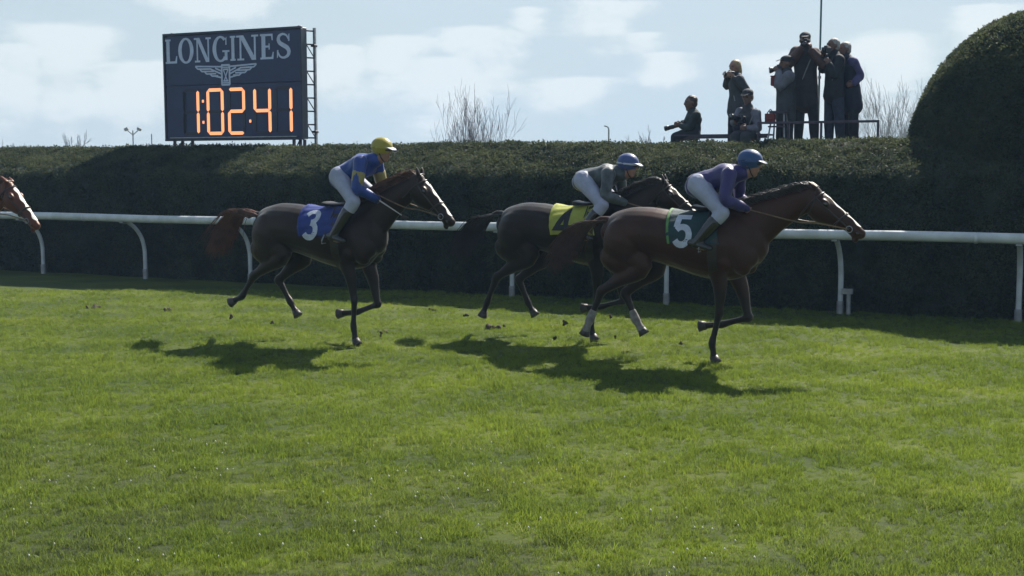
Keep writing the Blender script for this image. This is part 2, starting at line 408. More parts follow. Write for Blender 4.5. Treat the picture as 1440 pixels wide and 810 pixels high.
# ------------------------------------------------------------------ scatter through geometry nodes (grass and leaves only)
def scatter(name, sources, pts, rots, scales, parent=None):
    me = bpy.data.meshes.new(name); me.vertices.add(len(pts)); me.vertices.foreach_set('co', np.asarray(pts, np.float32).ravel())
    a = me.attributes.new('rot', 'FLOAT_VECTOR', 'POINT'); a.data.foreach_set('vector', np.asarray(rots, np.float32).ravel())
    a = me.attributes.new('scl', 'FLOAT', 'POINT'); a.data.foreach_set('value', np.asarray(scales, np.float32))
    a = me.attributes.new('pick', 'INT', 'POINT'); a.data.foreach_set('value', rng.integers(0, len(sources), len(pts)).astype(np.int32))
    o = bpy.data.objects.new(name, me); col.objects.link(o)
    if parent is not None: o.parent = parent
    ng = bpy.data.node_groups.new(name, 'GeometryNodeTree')
    ng.interface.new_socket('Geometry', in_out='INPUT', socket_type='NodeSocketGeometry'); ng.interface.new_socket('Geometry', in_out='OUTPUT', socket_type='NodeSocketGeometry')
    N, Lk = ng.nodes, ng.links
    gi = N.new('NodeGroupInput'); go = N.new('NodeGroupOutput')
    g2i = N.new('GeometryNodeGeometryToInstance')
    for s_ in reversed(sources):
        oi = N.new('GeometryNodeObjectInfo'); oi.inputs['Object'].default_value = s_; oi.inputs['As Instance'].default_value = True
        Lk.new(oi.outputs['Geometry'], g2i.inputs[0])
    def attr(nm, dt):
        k = N.new('GeometryNodeInputNamedAttribute'); k.data_type = dt; k.inputs['Name'].default_value = nm; return k.outputs['Attribute']
    iop = N.new('GeometryNodeInstanceOnPoints'); Lk.new(gi.outputs[0], iop.inputs['Points']); Lk.new(g2i.outputs[0], iop.inputs['Instance'])
    iop.inputs['Pick Instance'].default_value = True; Lk.new(attr('pick', 'INT'), iop.inputs['Instance Index'])
    Lk.new(attr('rot', 'FLOAT_VECTOR'), iop.inputs['Rotation']); Lk.new(attr('scl', 'FLOAT'), iop.inputs['Scale'])
    Lk.new(iop.outputs[0], go.inputs[0])
    md = o.modifiers.new('scatter', 'NODES'); md.node_group = ng
    return o
def source(me, mat):
    me.materials.append(mat); return bpy.data.objects.new('source', me)      # never linked to the scene

def tuft_mesh(n, rad, h0, h1, wid, lean, g):
    v, f = [], []
    for i in range(n):
        a = g.uniform(0, 2 * math.pi); r = rad * math.sqrt(g.uniform()); x, y = r * math.cos(a), r * math.sin(a)
        h = g.uniform(h0, h1); d = g.uniform(0, 2 * math.pi); ln = g.uniform(0.1, 1) * lean * h; w = wid * g.uniform(0.7, 1.2) / 2
        fc = g.uniform(0, math.pi); wx, wy = math.cos(fc) * w, math.sin(fc) * w; b = len(v)
        mx, my = x + math.cos(d) * ln * 0.35, y + math.sin(d) * ln * 0.35
        v += [(x - wx, y - wy, -0.004), (x + wx, y + wy, -0.004), (mx + wx * .8, my + wy * .8, h * 0.6), (mx - wx * .8, my - wy * .8, h * 0.6), (x + math.cos(d) * ln, y + math.sin(d) * ln, h)]
        f += [(b, b + 1, b + 2), (b, b + 2, b + 3), (b + 3, b + 2, b + 4)]
    return npmesh(v, f)
def clump_mesh(n, rad, leaf, g, up=0.6):
    """leaves pointing outwards from a surface whose normal is +Z"""
    v, f = [], []
    for i in range(n):
        a = g.uniform(0, 2 * math.pi); r = rad * math.sqrt(g.uniform()); c = np.array((r * math.cos(a), r * math.sin(a), g.uniform(-0.6, 1.0) * rad * 0.35))
        d = g.normal(size=3); d[2] = abs(d[2]) * up + 0.15; d /= np.linalg.norm(d)
        s = np.cross(d, g.normal(size=3)); s /= np.linalg.norm(s); L = leaf * g.uniform(0.6, 1.3); w = L * g.uniform(0.2, 0.32)
        b = len(v); v += [c, c + d * L * 0.5 + s * w, c + d * L, c + d * L * 0.5 - s * w]; f += [(b, b + 1, b + 2), (b, b + 2, b + 3)]
    return npmesh(v, f)

# ================================================================== THE SETTING
def vnoise(x, y, seed=0):
    g = np.random.default_rng(seed); w = np.zeros_like(np.asarray(x, float))
    for k in range(8):
        s = 1.6 ** (k / 1.6); a = g.uniform(0, 6.28); w += np.sin((x * math.cos(a) + y * math.sin(a)) * s + g.uniform(0, 6.28)) / s ** 0.7
    return w / 4
gx = np.unique(np.concatenate([np.linspace(-900, -12, 14), np.linspace(-12, 12, 150), np.linspace(12, 900, 14)]))
gy = np.unique(np.concatenate([np.linspace(-60, 3, 6), np.linspace(3, 24, 140), np.linspace(24, 1400, 16)]))
X, Y = np.meshgrid(gx, gy); inner = np.clip(1 - (np.abs(X) / 13) ** 6, 0, 1) * np.clip(1 - np.abs((Y - 12) / 13) ** 6, 0, 1)
Z = (vnoise(X * 1.3, Y * 1.3, 3) * 0.010 + vnoise(X * 4, Y * 5.5, 4) * 0.010) * inner
vv = np.stack([X, Y, Z], -1).reshape(-1, 3); nx, ny = len(gx), len(gy)
ii = (np.arange(ny - 1)[:, None] * nx + np.arange(nx - 1)).ravel()
g_me = npmesh(vv, np.stack([ii, ii + 1, ii + nx + 1, ii + nx], -1))
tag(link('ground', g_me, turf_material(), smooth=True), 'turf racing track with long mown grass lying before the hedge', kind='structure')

def build_grass():
    g = np.random.default_rng(11)
    bm_, bs = blade_material('grass_blade'), blade_material('straw_blade', 0.55)
    src = [source(tuft_mesh(20, 0.036, 0.012, 0.044, 0.0029, 1.3, g), bm_) for _ in range(5)] + [source(tuft_mesh(14, 0.03, 0.02, 0.054, 0.0030, 0.9, g), bm_) for _ in range(2)]
    P = []
    for y0, y1, dens in ((4.6, 7, 1250), (7, 9, 1000), (9, 12, 760), (12, 15, 520), (15, 18.6, 300)):
        half = y1 * 0.46 + 0.7; n = int(dens * (y1 - y0) * 2 * half)
        p = np.stack([g.uniform(-half, half, n), g.uniform(y0, y1, n)], -1); P.append(p)
    P = np.concatenate(P)
    # thin the sward in scattered worn spots
    q = vnoise(P[:, 0] * 5, P[:, 1] * 7, 9); keep = g.uniform(0, 1, len(P)) < np.clip(1.1 - 1.0 * np.clip(q, 0, 1) - 0.7 * np.clip(vnoise(P[:, 0] * 14, P[:, 1] * 20, 17), 0, 1), 0.12, 1)
    P = P[keep]; n = len(P)
    hz = vnoise(P[:, 0] * 1.3, P[:, 1] * 1.3, 3) * 0.010 + vnoise(P[:, 0] * 4, P[:, 1] * 5.5, 4) * 0.010
    sc = (0.62 + 0.38 * g.uniform(0, 1, n)) * (1 + 0.45 * vnoise(P[:, 0] * 4, P[:, 1] * 6, 5)) * (1 + 0.55 * vnoise(P[:, 0] * 11, P[:, 1] * 16, 6))
    rot = np.stack([g.normal(0, 0.12, n), g.normal(0, 0.12, n), g.uniform(0, 6.28, n)], -1)
    o = scatter('grass', src, np.column_stack([P, hz]), rot, np.clip(sc, 0.3, 1.8)); tag(o, 'short sunlit green grass blades covering the racing track', kind='stuff')
    # dry stems and clover flecks close to the camera
    n = 900; p = np.stack([g.uniform(-4, 3.2, n), g.uniform(4.8, 8.5, n)], -1)
    k = vnoise(p[:, 0] * 2.3, p[:, 1] * 3, 14) > -0.05; p = p[k]; n = len(p)
    s2 = [source(tuft_mesh(3, 0.02, 0.02, 0.055, 0.004, 1.6, g), bs) for _ in range(3)]
    o = scatter('dry_grass', s2, np.column_stack([p, np.zeros(n)]), np.stack([g.normal(0, .3, n), g.normal(0, .3, n), g.uniform(0, 6.28, n)], -1), g.uniform(.6, 1.2, n))
    tag(o, 'pale dry grass stems strewn over the worn near edge', kind='stuff')
build_grass()
def build_clover():
    g = np.random.default_rng(12); n = 420
    wm = material('petal', (0.62, 0.63, 0.52), 0.7, 0.1, transl=0.3)
    v = [(0, 0, .045), (0, 0, .030)] + [(.0055 * math.cos(a), .0055 * math.sin(a), .037) for a in (0, 1.57, 3.14, 4.71)]
    f = [(0, 2, 3), (0, 3, 4), (0, 4, 5), (0, 5, 2), (1, 3, 2), (1, 4, 3), (1, 5, 4), (1, 2, 5)]
    p = np.stack([g.uniform(-3.2, 1.2, n), g.uniform(4.9, 8.2, n)], -1); k = vnoise(p[:, 0] * 3.2, p[:, 1] * 4, 19) + g.normal(0, .2, n) > .12; p = p[k]; n = len(p)
    o = scatter('clover_flowers', [source(npmesh(v, f), wm)], np.column_stack([p, np.zeros(n)]), np.zeros((n, 3)), g.uniform(.7, 1.3, n))
    tag(o, 'tiny white clover heads dotted over the near worn turf', kind='stuff')
build_clover()

hedge_leaf = foliage_material('hedge_leaf', (0.020, 0.032, 0.021), (0.108, 0.122, 0.055), 0.48, ((0.085, 0.055, 0.030), 1.1, 0.60, 0.6))
hedge_core = material('hedge_core', (0.016, 0.024, 0.012), 0.95, 0.4, 6, 0.8, 30)
def normals_to_euler(nr, g):
    out = np.empty((len(nr), 3), np.float32)
    for i, v in enumerate(nr):
        q = Vector(v).to_track_quat('Z', 'Y') @ Euler((0, 0, g.uniform(0, 6.28))).to_quaternion(); out[i] = q.to_euler()
    return out

def build_hedge():
    g = np.random.default_rng(21)
    root = empty('hedge', W(0, 0.9, 0), COURSE_ROT)
    tag(root, 'long clipped evergreen hedge with a sloping lit top behind the white rail', 'hedge')
    prof = catmull([(0.24, -0.05), (0.15, 0.5), (0.12, 1.1), (0.14, 1.66), (0.28, 1.84), (0.64, 2.00), (1.05, 2.14), (1.40, 2.235), (1.70, 2.20), (1.86, 1.95), (1.90, 0.9), (1.86, -0.05)], 6)
    us = np.arange(-16, 11.01, 0.12)
    # shape: hand-clipped unevenness
    def pt(u, i):
        v, z = prof[i]; j0, j1 = max(i - 1, 0), min(i + 1, len(prof) - 1)
        d = prof[j1] - prof[j0]; d /= np.linalg.norm(d); nrm = np.array((-d[1], d[0]))
        s = i * 0.09; amp = 0.035 * float(vnoise(u * 1.3, s * 2.0, 31)) + 0.018 * float(vnoise(u * 5, s * 6, 32))
        return v + nrm[0] * amp - 0.9, z + nrm[1] * amp, nrm
    vs, nrs = [], []
    for u in us:
        for i in range(len(prof)):
            v, z, nr = pt(u, i); vs.append((u, v, z)); nrs.append((0, nr[0], nr[1]))
    m = len(prof); i0 = (np.arange(len(us) - 1)[:, None] * m + np.arange(m - 1)).ravel()
    me = npmesh(vs, np.stack([i0, i0 + 1, i0 + m + 1, i0 + m], -1))
    link('hedge_body', me, hedge_core, root, smooth=True)
    # foliage
    seg = np.linalg.norm(np.diff(prof, axis=0), axis=1); cum = np.concatenate([[0], np.cumsum(seg)]); tot = cum[-1] - 1.1
    n = 27000; u = g.uniform(-15.8, 10.8, n); s = g.uniform(0, tot, n)
    P, Nn = [], []
    for a, b in zip(u, s):
        i = min(int(np.searchsorted(cum, b)), m - 1); i = max(i, 1); t = (b - cum[i - 1]) / seg[i - 1]
        v0, z0, n0 = pt(a, i - 1); v1, z1, n1 = pt(a, i); P.append((a, v0 + (v1 - v0) * t, z0 + (z1 - z0) * t)); Nn.append((0, n0[0], n0[1]))
    P = np.array(P) ; Nn = np.array(Nn) + g.normal(0, 0.25, (n, 3))
    P = P + Nn * g.uniform(-0.02, 0.015, (n, 1))
    src = [source(clump_mesh(44, 0.085, 0.032, g), hedge_leaf) for _ in range(6)]
    o = scatter('foliage', src, P, normals_to_euler(Nn, g), g.uniform(0.75, 1.2, n), root); tag(o, kind='stuff')
    # stray shoots above the clip line
    n = 420; u = g.uniform(-15, 10, n); P = np.stack([u, g.uniform(0.3, 0.75, n), np.full(n, 2.205)], -1)
    src = [source(tuft_mesh(3, 0.02, 0.03, 0.075, 0.008, 0.5, g), hedge_leaf) for _ in range(3)]
    o = scatter('shoots', src, P, np.stack([g.normal(0, .3, n), g.normal(0, .3, n), g.uniform(0, 6.28, n)], -1), g.uniform(.6, 1.3, n), root); tag(o, kind='stuff')
build_hedge()

def build_topiary():
    g = np.random.default_rng(22)
    uc, vc, a, b, dv, zc = 7.15, 2.8, 2.0, 2.28, 2.3, 1.8
    root = empty('topiary_bush', W(uc, vc, 0), COURSE_ROT)
    tag(root, 'huge rounded topiary bush rising above the hedge', 'bush')
    def surf(th, h):         # th around, h 0..1 up the profile
        if h < 0.38: k = h / 0.38; r, z = 0.94 + 0.06 * k, zc * k
        else: q = (h - 0.38) / 0.62 * math.pi / 2; r, z = math.cos(q) ** 0.92 if q < 1.57 else 0, zc + b * math.sin(q)
        w = 1 + 0.012 * math.sin(3 * th + 5 * h) + 0.010 * math.sin(7 * th - 9 * h)
        return np.array((a * r * w * math.cos(th), dv * r * w * math.sin(th), z))
    nt, nh = 72, 40; vs = [surf(2 * math.pi * i / nt, j / nh) for j in range(nh + 1) for i in range(nt)]
    f = [(j * nt + i, j * nt + (i + 1) % nt, (j + 1) * nt + (i + 1) % nt, (j + 1) * nt + i) for j in range(nh) for i in range(nt)]
    link('bush_body', npmesh(np.array(vs) * (0.985, 0.985, 0.99), f), hedge_core, root, smooth=True)
    n = 16000; P, Nn = [], []
    while len(P) < n:
        th, h = g.uniform(0, 2 * math.pi), g.uniform(0, 0.999)
        p = surf(th, h)
        if g.uniform() > max(0.05, math.hypot(p[0] / a, p[1] / dv)): continue
        if p[1] > 1.2: continue
        e = 1e-3; t1 = surf(th + e, h) - p; t2 = surf(th, min(h + e, 1)) - p; nr = np.cross(t1, t2); l = np.linalg.norm(nr)
        if l < 1e-12: continue
        P.append(p); Nn.append(nr / l)
    P = np.array(P); Nn = np.array(Nn) + g.normal(0, 0.22, (n, 3))
    src = [source(clump_mesh(44, 0.085, 0.032, g), hedge_leaf) for _ in range(6)]
    o = scatter('foliage', src, P, normals_to_euler(Nn, g), g.uniform(.75, 1.2, n), root); tag(o, kind='stuff')
build_topiary()

# ------------------------------------------------------------------ running rail
def build_rail():
    root = empty('running_rail', W(0, 0, 0), COURSE_ROT)
    tag(root, 'white plastic running rail on curved gooseneck posts along the foot of the hedge', 'rail')
    z, v = 1.055, -0.5; SP = 2.36
    for k in range(-7, 5):
        u0 = k * SP * 1.5 - 0.7; b = Boxes()
        n = 18; pts = [(u0 + 0.006 + (SP * 1.5 - 0.012) * i / n, v, z + 0.006 * math.sin(1.3 * (u0 + i * 0.2))) for i in range(n + 1)]
        q = Sculpt(); q.chain([(*p, 0.064, 0.064) for p in pts], side=(0, 0, 1), n=18, sub=1, cap=False)
        link('rail_section', q.raw(), M['white_vinyl'], root, smooth=True)
        q = Sculpt(); q.chain([(u0 - 0.02, v, z, 0.067), (u0 + 0.02, v, z, 0.067)], side=(0, 0, 1), n=18, sub=1, cap=False)
        link('joint_sleeve', q.raw(), M['white_vinyl'], root)
    post = None
    for k in range(-5, 5):
        if post is None:
            s = Sculpt()
            s.chain([(0, 0, -0.05, 0.034), (0, 0, 0.30, 0.034), (0, -0.01, 0.52, 0.034), (0, -0.08, 0.72, 0.034), (0, -0.22, 0.88, 0.033), (0, -0.38, 0.975, 0.033), (0, -0.5, 1.0, 0.033)], side=(1, 0, 0), n=12, sub=4, cap=False)
            post = s.raw(); post.materials.append(M['white_vinyl'])
            foot = Sculpt(); foot.chain([(0, 0, -0.02, 0.045), (0, 0, 0.16, 0.045), (0, 0, 0.17, 0.036)], side=(1, 0, 0), n=12, sub=1, cap=False)
            foot = foot.raw(); foot.materials.append(M['grey_metal'])
            br = Boxes().box((0, -0.5, 0.985), (0.035, 0.05, 0.012)).box((0, -0.435, 1.0), (0.03, 0.006, 0.03)).mesh(0.003); br.materials.append(M['grey_metal'])
        p = link('post', post, None, root, True); p.location.x = k * SP + (0.15 if k < -2 else -0.22 if k == 3 else 0)
        f = link('socket', foot, None, p); c = link('bracket', br, None, p)
        if k == 2:
            s = Boxes().box((0.09, -0.03, 0.30), (0.07, 0.03, 0.035)).tube([(0.11, -0.03, -0.02), (0.11, -0.03, 0.27)], 0.028, 10)
            tag(link('stay', s.mesh(0.004), M['grey_metal'], p), 'grey metal stay clamped beside the post foot')
build_rail()

# ------------------------------------------------------------------ scoreboard
def digit_strokes(ch):
    c = math.cos; s = math.sin
    arc = lambda cx, cy, r, ry, a0, a1, n=12: [(cx + r * c(R(a0 + (a1 - a0) * k / n)), cy + ry * s(R(a0 + (a1 - a0) * k / n))) for k in range(n + 1)]
    if ch == '3': return [[(-0.36, 0.30)] + arc(0, 0.25, 0.34, 0.21, 150, -90, 14)[1:] , arc(0, -0.22, 0.37, 0.24, 90, -152, 14)]
    if ch == '5': return [[(0.34, 0.44), (-0.26, 0.44), (-0.30, 0.08)], arc(0, -0.18, 0.36, 0.27, 140, -150, 16)]
    if ch == '4': return [[(0.16, -0.5), (0.16, 0.48), (-0.40, -0.18), (0.42, -0.18)]]
    if ch == '1': return [[(-0.22, 0.25), (0.03, 0.46), (0.03, -0.5)]]
def build_board():
    v = 2.3; u0, zt = uz(229.5, 48.5, v); u1, zb = uz(427, 196, v); Wd = u1 - u0; H = zt - zb
    root = empty('scoreboard', W(u0, v, 0), COURSE_ROT)
    tag(root, 'dark blue race timing scoreboard with orange digits standing behind the hedge', 'scoreboard')
    X = lambda f: f * Wd; Zf = lambda f: zt - f * H
    link('cabinet', Boxes().box((Wd / 2, 0.09, (zt + zb) / 2), (Wd / 2 - .01, 0.08, H / 2 - .01)).mesh(0.01), M['board_frame'], root)
    link('name_panel', Boxes().box((Wd / 2, 0.0, Zf(0.255)), (Wd / 2 - 0.045, 0.010, H * 0.228)).mesh(0.003), M['board_navy'], root)
    link('timer_panel', Boxes().box((Wd / 2, 0.0, Zf(0.735)), (Wd / 2 - 0.045, 0.010, H * 0.245)).mesh(0.003), M['board_navy'], root)
    fr = Boxes()
    for c, h in (((Wd / 2, 0.0, zt - 0.015), (Wd / 2, 0.03, 0.02)), ((Wd / 2, 0.0, zb + 0.015), (Wd / 2, 0.035, 0.02)), ((0.018, 0.002, (zt + zb) / 2), (0.02, 0.03, H / 2 - .035)), ((Wd - 0.018, 0.002, (zt + zb) / 2), (0.02, 0.03, H / 2 - .035))): fr.box(c, h)
    link('frame', fr.mesh(0.004), M['board_frame'], root)
    link('light_strip', Boxes().box((Wd * 0.5, -0.03, zb + 0.055), (Wd * 0.46, 0.012, 0.009)).mesh(), M['grey_metal'], root)
    # lettering: slab serif capitals, letter box 1 high
    def I_(x, w=0.30): return [(x - w / 2, x + w / 2, 0, 1)]
    def serif(x, z0, w=0.34, h=0.075): return (x - w / 2, x + w / 2, z0, z0 + h)
    def rect(r): return [(r[0], r[2]), (r[1], r[2]), (r[1], r[3]), (r[0], r[3])]
    T = 0.19
    def letter(ch):
        q = []
        st = lambda x: q.append(rect((x - T / 2, x + T / 2, 0.0, 1.0)))
        sf = lambda x, z, w=0.32: q.append(rect(serif(x, z, w)))
        if ch == 'L': st(.2); sf(.2, 0); sf(.2, .925); q.append(rect((.2, .70, 0, .09))); q.append([(.60, 0), (.72, 0), (.74, .30), (.69, .30)])
        if ch == 'I': st(.18); sf(.18, 0, .34); sf(.18, .925, .34)
        if ch == 'N': q.append(rect((.12, .19, 0, 1))); sf(.16, 0, .28); sf(.12, .925, .26); q.append([(.10, 1), (.28, 1), (.80, 0), (.62, 0)]); q.append(rect((.72, .79, 0, 1))); sf(.755, .925, .28)
        if ch == 'E': st(.2); sf(.2, 0); sf(.2, .925); q.append(rect((.2, .66, 0, .085))); q.append(rect((.2, .64, .915, 1))); q.append(rect((.2, .50, .465, .54))); q.append([(.57, 0), (.68, 0), (.71, .28), (.66, .28)]); q.append([(.57, 1), (.66, 1), (.67, .74), (.62, .74)]); q.append(rect((.46, .51, .38, .62)))
        def ring(cx, cz, rx, rz, a0, a1, tw=T, th=0.085, n=24):
            for k in range(n):
                A, B = R(a0 + (a1 - a0) * k / n), R(a0 + (a1 - a0) * (k + 1) / n)
                q.append([(cx + rx * math.cos(A), cz + rz * math.sin(A)), (cx + rx * math.cos(B), cz + rz * math.sin(B)), (cx + (rx - tw) * math.cos(B), cz + (rz - th) * math.sin(B)), (cx + (rx - tw) * math.cos(A), cz + (rz - th) * math.sin(A))])
        if ch == 'O': ring(.44, .5, .42, .53, 0, 360, n=32)
        if ch == 'G': ring(.44, .5, .42, .53, 48, 318, n=28); q.append(rect((.66, .80, .04, .44))); q.append(rect((.54, .90, .37, .44))); q.append([(.70, .66), (.76, .66), (.76, .98), (.71, .92)])
        if ch == 'S':
            pts = [(.58, .76), (.50, .90), (.34, .965), (.18, .90), (.13, .76), (.20, .62), (.36, .52), (.52, .42), (.60, .27), (.54, .11), (.36, .035), (.20, .09), (.11, .26)]
            ws = [.05, .07, .085, .11, .14, .16, .17, .17, .15, .12, .085, .07, .05]
            P5 = catmull([(*p, w_) for p, w_ in zip(pts, ws)], 3)
            for s4 in stroke([tuple(p[:2]) for p in P5], [p[2] for p in P5]): q.append([tuple(x) for x in s4])
            q.append([(.57, .68), (.63, .68), (.63, .98), (.585, .94)]); q.append([(.06, .02), (.10, .06), (.13, .34), (.07, .34)])
        return q
    # each letter lies on its own thin layer so strokes crossing do not share a plane
    spans = [('L', .012, .108, .76), ('O', .112, .232, .88), ('N', .236, .362, .92), ('G', .368, .492, .90), ('I', .498, .538, .36), ('N', .546, .704, .92), ('E', .708, .812, .74), ('S', .820, .925, .68)]
    lh = 0.225 * H
    for ch, a, b, wb in spans:
        bx = Boxes()
        for i, q in enumerate(letter(ch)):
            o_ = [(X(a) + p[0] / wb * X(b - a), Zf(0.276) + p[1] * lh) for p in q]
            bx.poly(o_, -0.0145 - 0.0006 * (i % 5), -0.0100)
        link('letter', bx.mesh(), M['board_silver'], root)
    # winged hourglass
    def bar2(b, p, q, w, k=0):
        for s4 in stroke([p, q], w): b.poly([(X(x), Zf(z)) for x, z in [tuple(t_) for t_ in s4]], -0.0145 - 0.0004 * k, -0.010)
    asp = Wd / H
    b = Boxes(); cx = 0.462; k = 0
    def seg(p, q, w=0.007):
        nonlocal k
        P_, Q_ = np.array(p), np.array(q); d = np.array(((Q_ - P_)[0] * asp, (Q_ - P_)[1])); d /= np.linalg.norm(d); nn = np.array((-d[1] / asp, d[0])) * w
        b.poly([(X(t_[0]), Zf(t_[1] + .020)) for t_ in (P_ - nn, Q_ - nn, Q_ + nn, P_ + nn)], -0.0145 - 0.0005 * (k % 6), -0.010); k += 1
    for sx in (-1, 1):
        x = lambda d: cx + sx * d
        seg((x(.030), .305), (x(.222), .292)); seg((x(.222), .292), (x(.205), .318)); seg((x(.205), .318), (x(.105), .322)); seg((x(.190), .318), (x(.175), .342)); seg((x(.175), .342), (x(.085), .344))
        seg((x(.155), .343), (x(.140), .366)); seg((x(.140), .366), (x(.070), .366)); seg((x(.115), .366), (x(.098), .388)); seg((x(.098), .388), (x(.055), .386)); seg((x(.080), .388), (x(.030), .405)); seg((x(.110), .322), (x(.030), .372)); seg((x(.075), .316), (x(.030), .345))
        seg((x(.028), .290), (x(.028), .470), .009); seg((x(.016), .335), (x(-.010), .430), .005)
    seg((cx - .030, .292), (cx + .030, .292), .009); seg((cx - .030, .470), (cx + .030, .470), .009); seg((cx - .018, .330), (cx + .018, .330)); seg((cx - .018, .435), (cx + .018, .435)); seg((cx - .022, .312), (cx + .022, .312), .005); seg((cx - .022, .452), (cx + .022, .452), .005)
    link('emblem', b.mesh(), M['board_silver'], root)
    # seven segment timer
    sw, dh, dt = 0.105 * Wd, 0.40 * H, 0.019 * Wd
    def hexa(L, w, vert):
        o_ = [(-L / 2, 0), (-L / 2 + w / 2, w / 2), (L / 2 - w / 2, w / 2), (L / 2, 0), (L / 2 - w / 2, -w / 2), (-L / 2 + w / 2, -w / 2)]
        if vert: o_ = [(z_, -x_) for x_, z_ in o_]
        return Boxes().poly(o_, -0.008, 0.0).mesh()
    hm, vm = hexa(sw * 0.96, dt, False), hexa(dh * 0.485, dt, True)
    hu, vu = hm.copy(), vm.copy()
    for m_ in (hm, vm): m_.materials.append(M['lit'])
    for m_ in (hu, vu): m_.materials.append(M['unlit'])
    SEG = {'a': (0, 1, 0), 'g': (0, 0, 0), 'd': (0, -1, 0), 'f': (-1, .5, 1), 'b': (1, .5, 1), 'e': (-1, -.5, 1), 'c': (1, -.5, 1)}
    def digit(cx_, on, only=None):
        for s_, (dx, dz, ver) in SEG.items():
            if only and s_ not in only: continue
            lit = s_ in on; me_ = (vm if ver else hm) if lit else (vu if ver else hu)
            o_ = link('lit_segment' if lit else 'unlit_segment', me_, None, root)
            o_.location = (X(cx_) + dx * (sw / 2 if ver else 0), -0.0102 - (0.0002 if ver else 0), Zf(0.735) + dz * dh / 2)
    digit(.200, 'bc'); digit(.380, 'abcdef'); digit(.535, 'abged'); digit(.720, 'fgbc'); digit(.868, 'bc'); digit(.100, '', 'bc'); 
    for fx, fz in ((.290, .635), (.290, .830), (.632, .828)):
        link('lit_dot', Boxes().box((X(fx), -0.014, Zf(fz)), (0.022, 0.004, 0.026)).mesh(0.006), M['lit'], root)
    # supports and the truss on the right
    for px in (241, 252, 266, 409, 418, 424):
        uu = uz(px, 200, v)[0] - u0; link('support_leg', Boxes().box((uu, 0.10, zb / 2), (0.022, 0.022, zb / 2)).mesh(), M['dark_metal'], root)
    for a, b_ in ((241, 252), (252, 266), (409, 418)):
        ua, ub = uz(a, 200, v)[0] - u0, uz(b_, 200, v)[0] - u0
        link('brace', Boxes().tube([(ua, 0.06, zb - 0.28), (ub, 0.06, zb - 0.03)], 0.011, 6).mesh(), M['dark_metal'], root)
    tr = Wd + 0.05; dy = 0.32
    link('truss_upright', Boxes().box((tr, dy, (zt) / 2), (0.022, 0.022, zt / 2)).mesh(), M['grey_metal'], root)
    for i in range(10):
        z_ = zt - 0.06 - i * (H - 0.02) / 8.3
        link('truss_rung', Boxes().tube([(Wd - 0.03, 0.16, z_), (tr, dy - 0.01, z_)], 0.014, 6).mesh(), M['dark_metal'], root)
        if i % 2 == 1: link('truss_brace', Boxes().tube([(Wd - 0.03, 0.17, z_), (tr, dy - .01, z_ - (H / 8.3))], 0.009, 6).mesh(), M['dark_metal'], root)
    for fz in (0.16, 0.93): link('clamp', Boxes().box((tr, dy - 0.02, Zf(fz)), (0.04, 0.05, 0.02)).mesh(.004), M['dark_metal'], root)
    for fx in (.045, .965): link('lifting_lug', Boxes().box((X(fx), 0.08, zt + 0.012), (0.02, 0.02, 0.014)).mesh(.003), M['dark_metal'], root)
build_board()

# ------------------------------------------------------------------ bare trees, poles and the viewing platform
def bare_tree(name, label, px, py, dist, spread, mat, seed, stems=5, levels=4, thick=1.0, group=None, rise=.05):
    g = random.Random(seed)
    h = EYE + (235 - py) / FP * dist; base = Vector(((px - CX) / FP * dist, dist, 0))
    root = empty(name, base); tag(root, label, 'tree', group)
    trunk, twigs = Sculpt(), Sculpt()
    def branch(p, d, L, r, lev):
        pts = [p.copy()]; dd = d.copy(); n = 4
        for i in range(n):
            dd = (dd + Vector((g.gauss(0, .10), g.gauss(0, .10), g.gauss(0, .05) + rise))).normalized(); pts.append(pts[-1] + dd * L / n)
        S = trunk if lev == 0 else twigs
        S.chain([(*q, max(r * (1 - 0.62 * i / n), 0.0055 * dist / 30 if dist > 60 else 0.0030 * dist / 30), ) for i, q in enumerate(pts)], side=(0.2, 1, 0.1), n=6 if lev == 0 else 4, sub=1, cap=False)
        if lev >= levels: return
        k = 4 if lev == 0 else 3
        for j in range(k):
            t = g.uniform(0.35, 1.0) if j else 1.0; i = min(int(t * n), n); q = pts[i]
            a = g.uniform(0, 6.28); sp = g.uniform(0.22, 0.52) if j else 0.12
            ax = dd.cross(Vector((math.cos(a), math.sin(a), 0.3))).normalized(); nd = (dd + ax * sp).normalized()
            branch(q, nd, L * g.uniform(0.5, 0.72), r * (0.34 if j else .38) * 1.25, lev + 1)
    for s_ in range(stems):
        a = 2 * math.pi * s_ / stems + g.uniform(-.4, .4); lean = spread * g.uniform(0.25, 1.0) if stems > 1 else 0.03
        d = Vector((math.cos(a) * lean, math.sin(a) * lean, 1)).normalized()
        branch(Vector((math.cos(a) * .05, math.sin(a) * .05, -0.05)), d, h * (0.50 if stems > 1 else 0.5), 0.030 * thick * h / 4, 0)
    o = link('trunk', trunk.raw(), mat, root); o2 = link('crown', twigs.raw(), mat, root)
    # fit the measured height
    top = max(v.co.z for v in o2.data.vertices); k = h / top
    for ob in (o, o2):
        for v in ob.data.vertices: v.co *= k
bare_tree('bare_tree', 'widest leafless many-stemmed tree standing alone behind the middle of the hedge', 657, 112, 30, 0.30, M['bark'], 23, 12, 4, 0.8, rise=.13)
bare_tree('bare_tree', 'leafless tree just right of the photographers, nearer to them', 1222, 100, 32, 0.45, M['bark_pale'], 8, 8, 4, 0.7, rise=.10)
bare_tree('bare_tree', 'leafless tree between the photographers and the topiary bush, beside the bush', 1278, 108, 36, 0.5, M['bark_pale'], 9, 8, 4, 0.7, rise=.10)
bare_tree('bare_tree', 'small distant rounded leafless tree left of the scoreboard', 105, 183, 110, 0.55, M['bark_pale'], 12, 5, 4, 1.1)
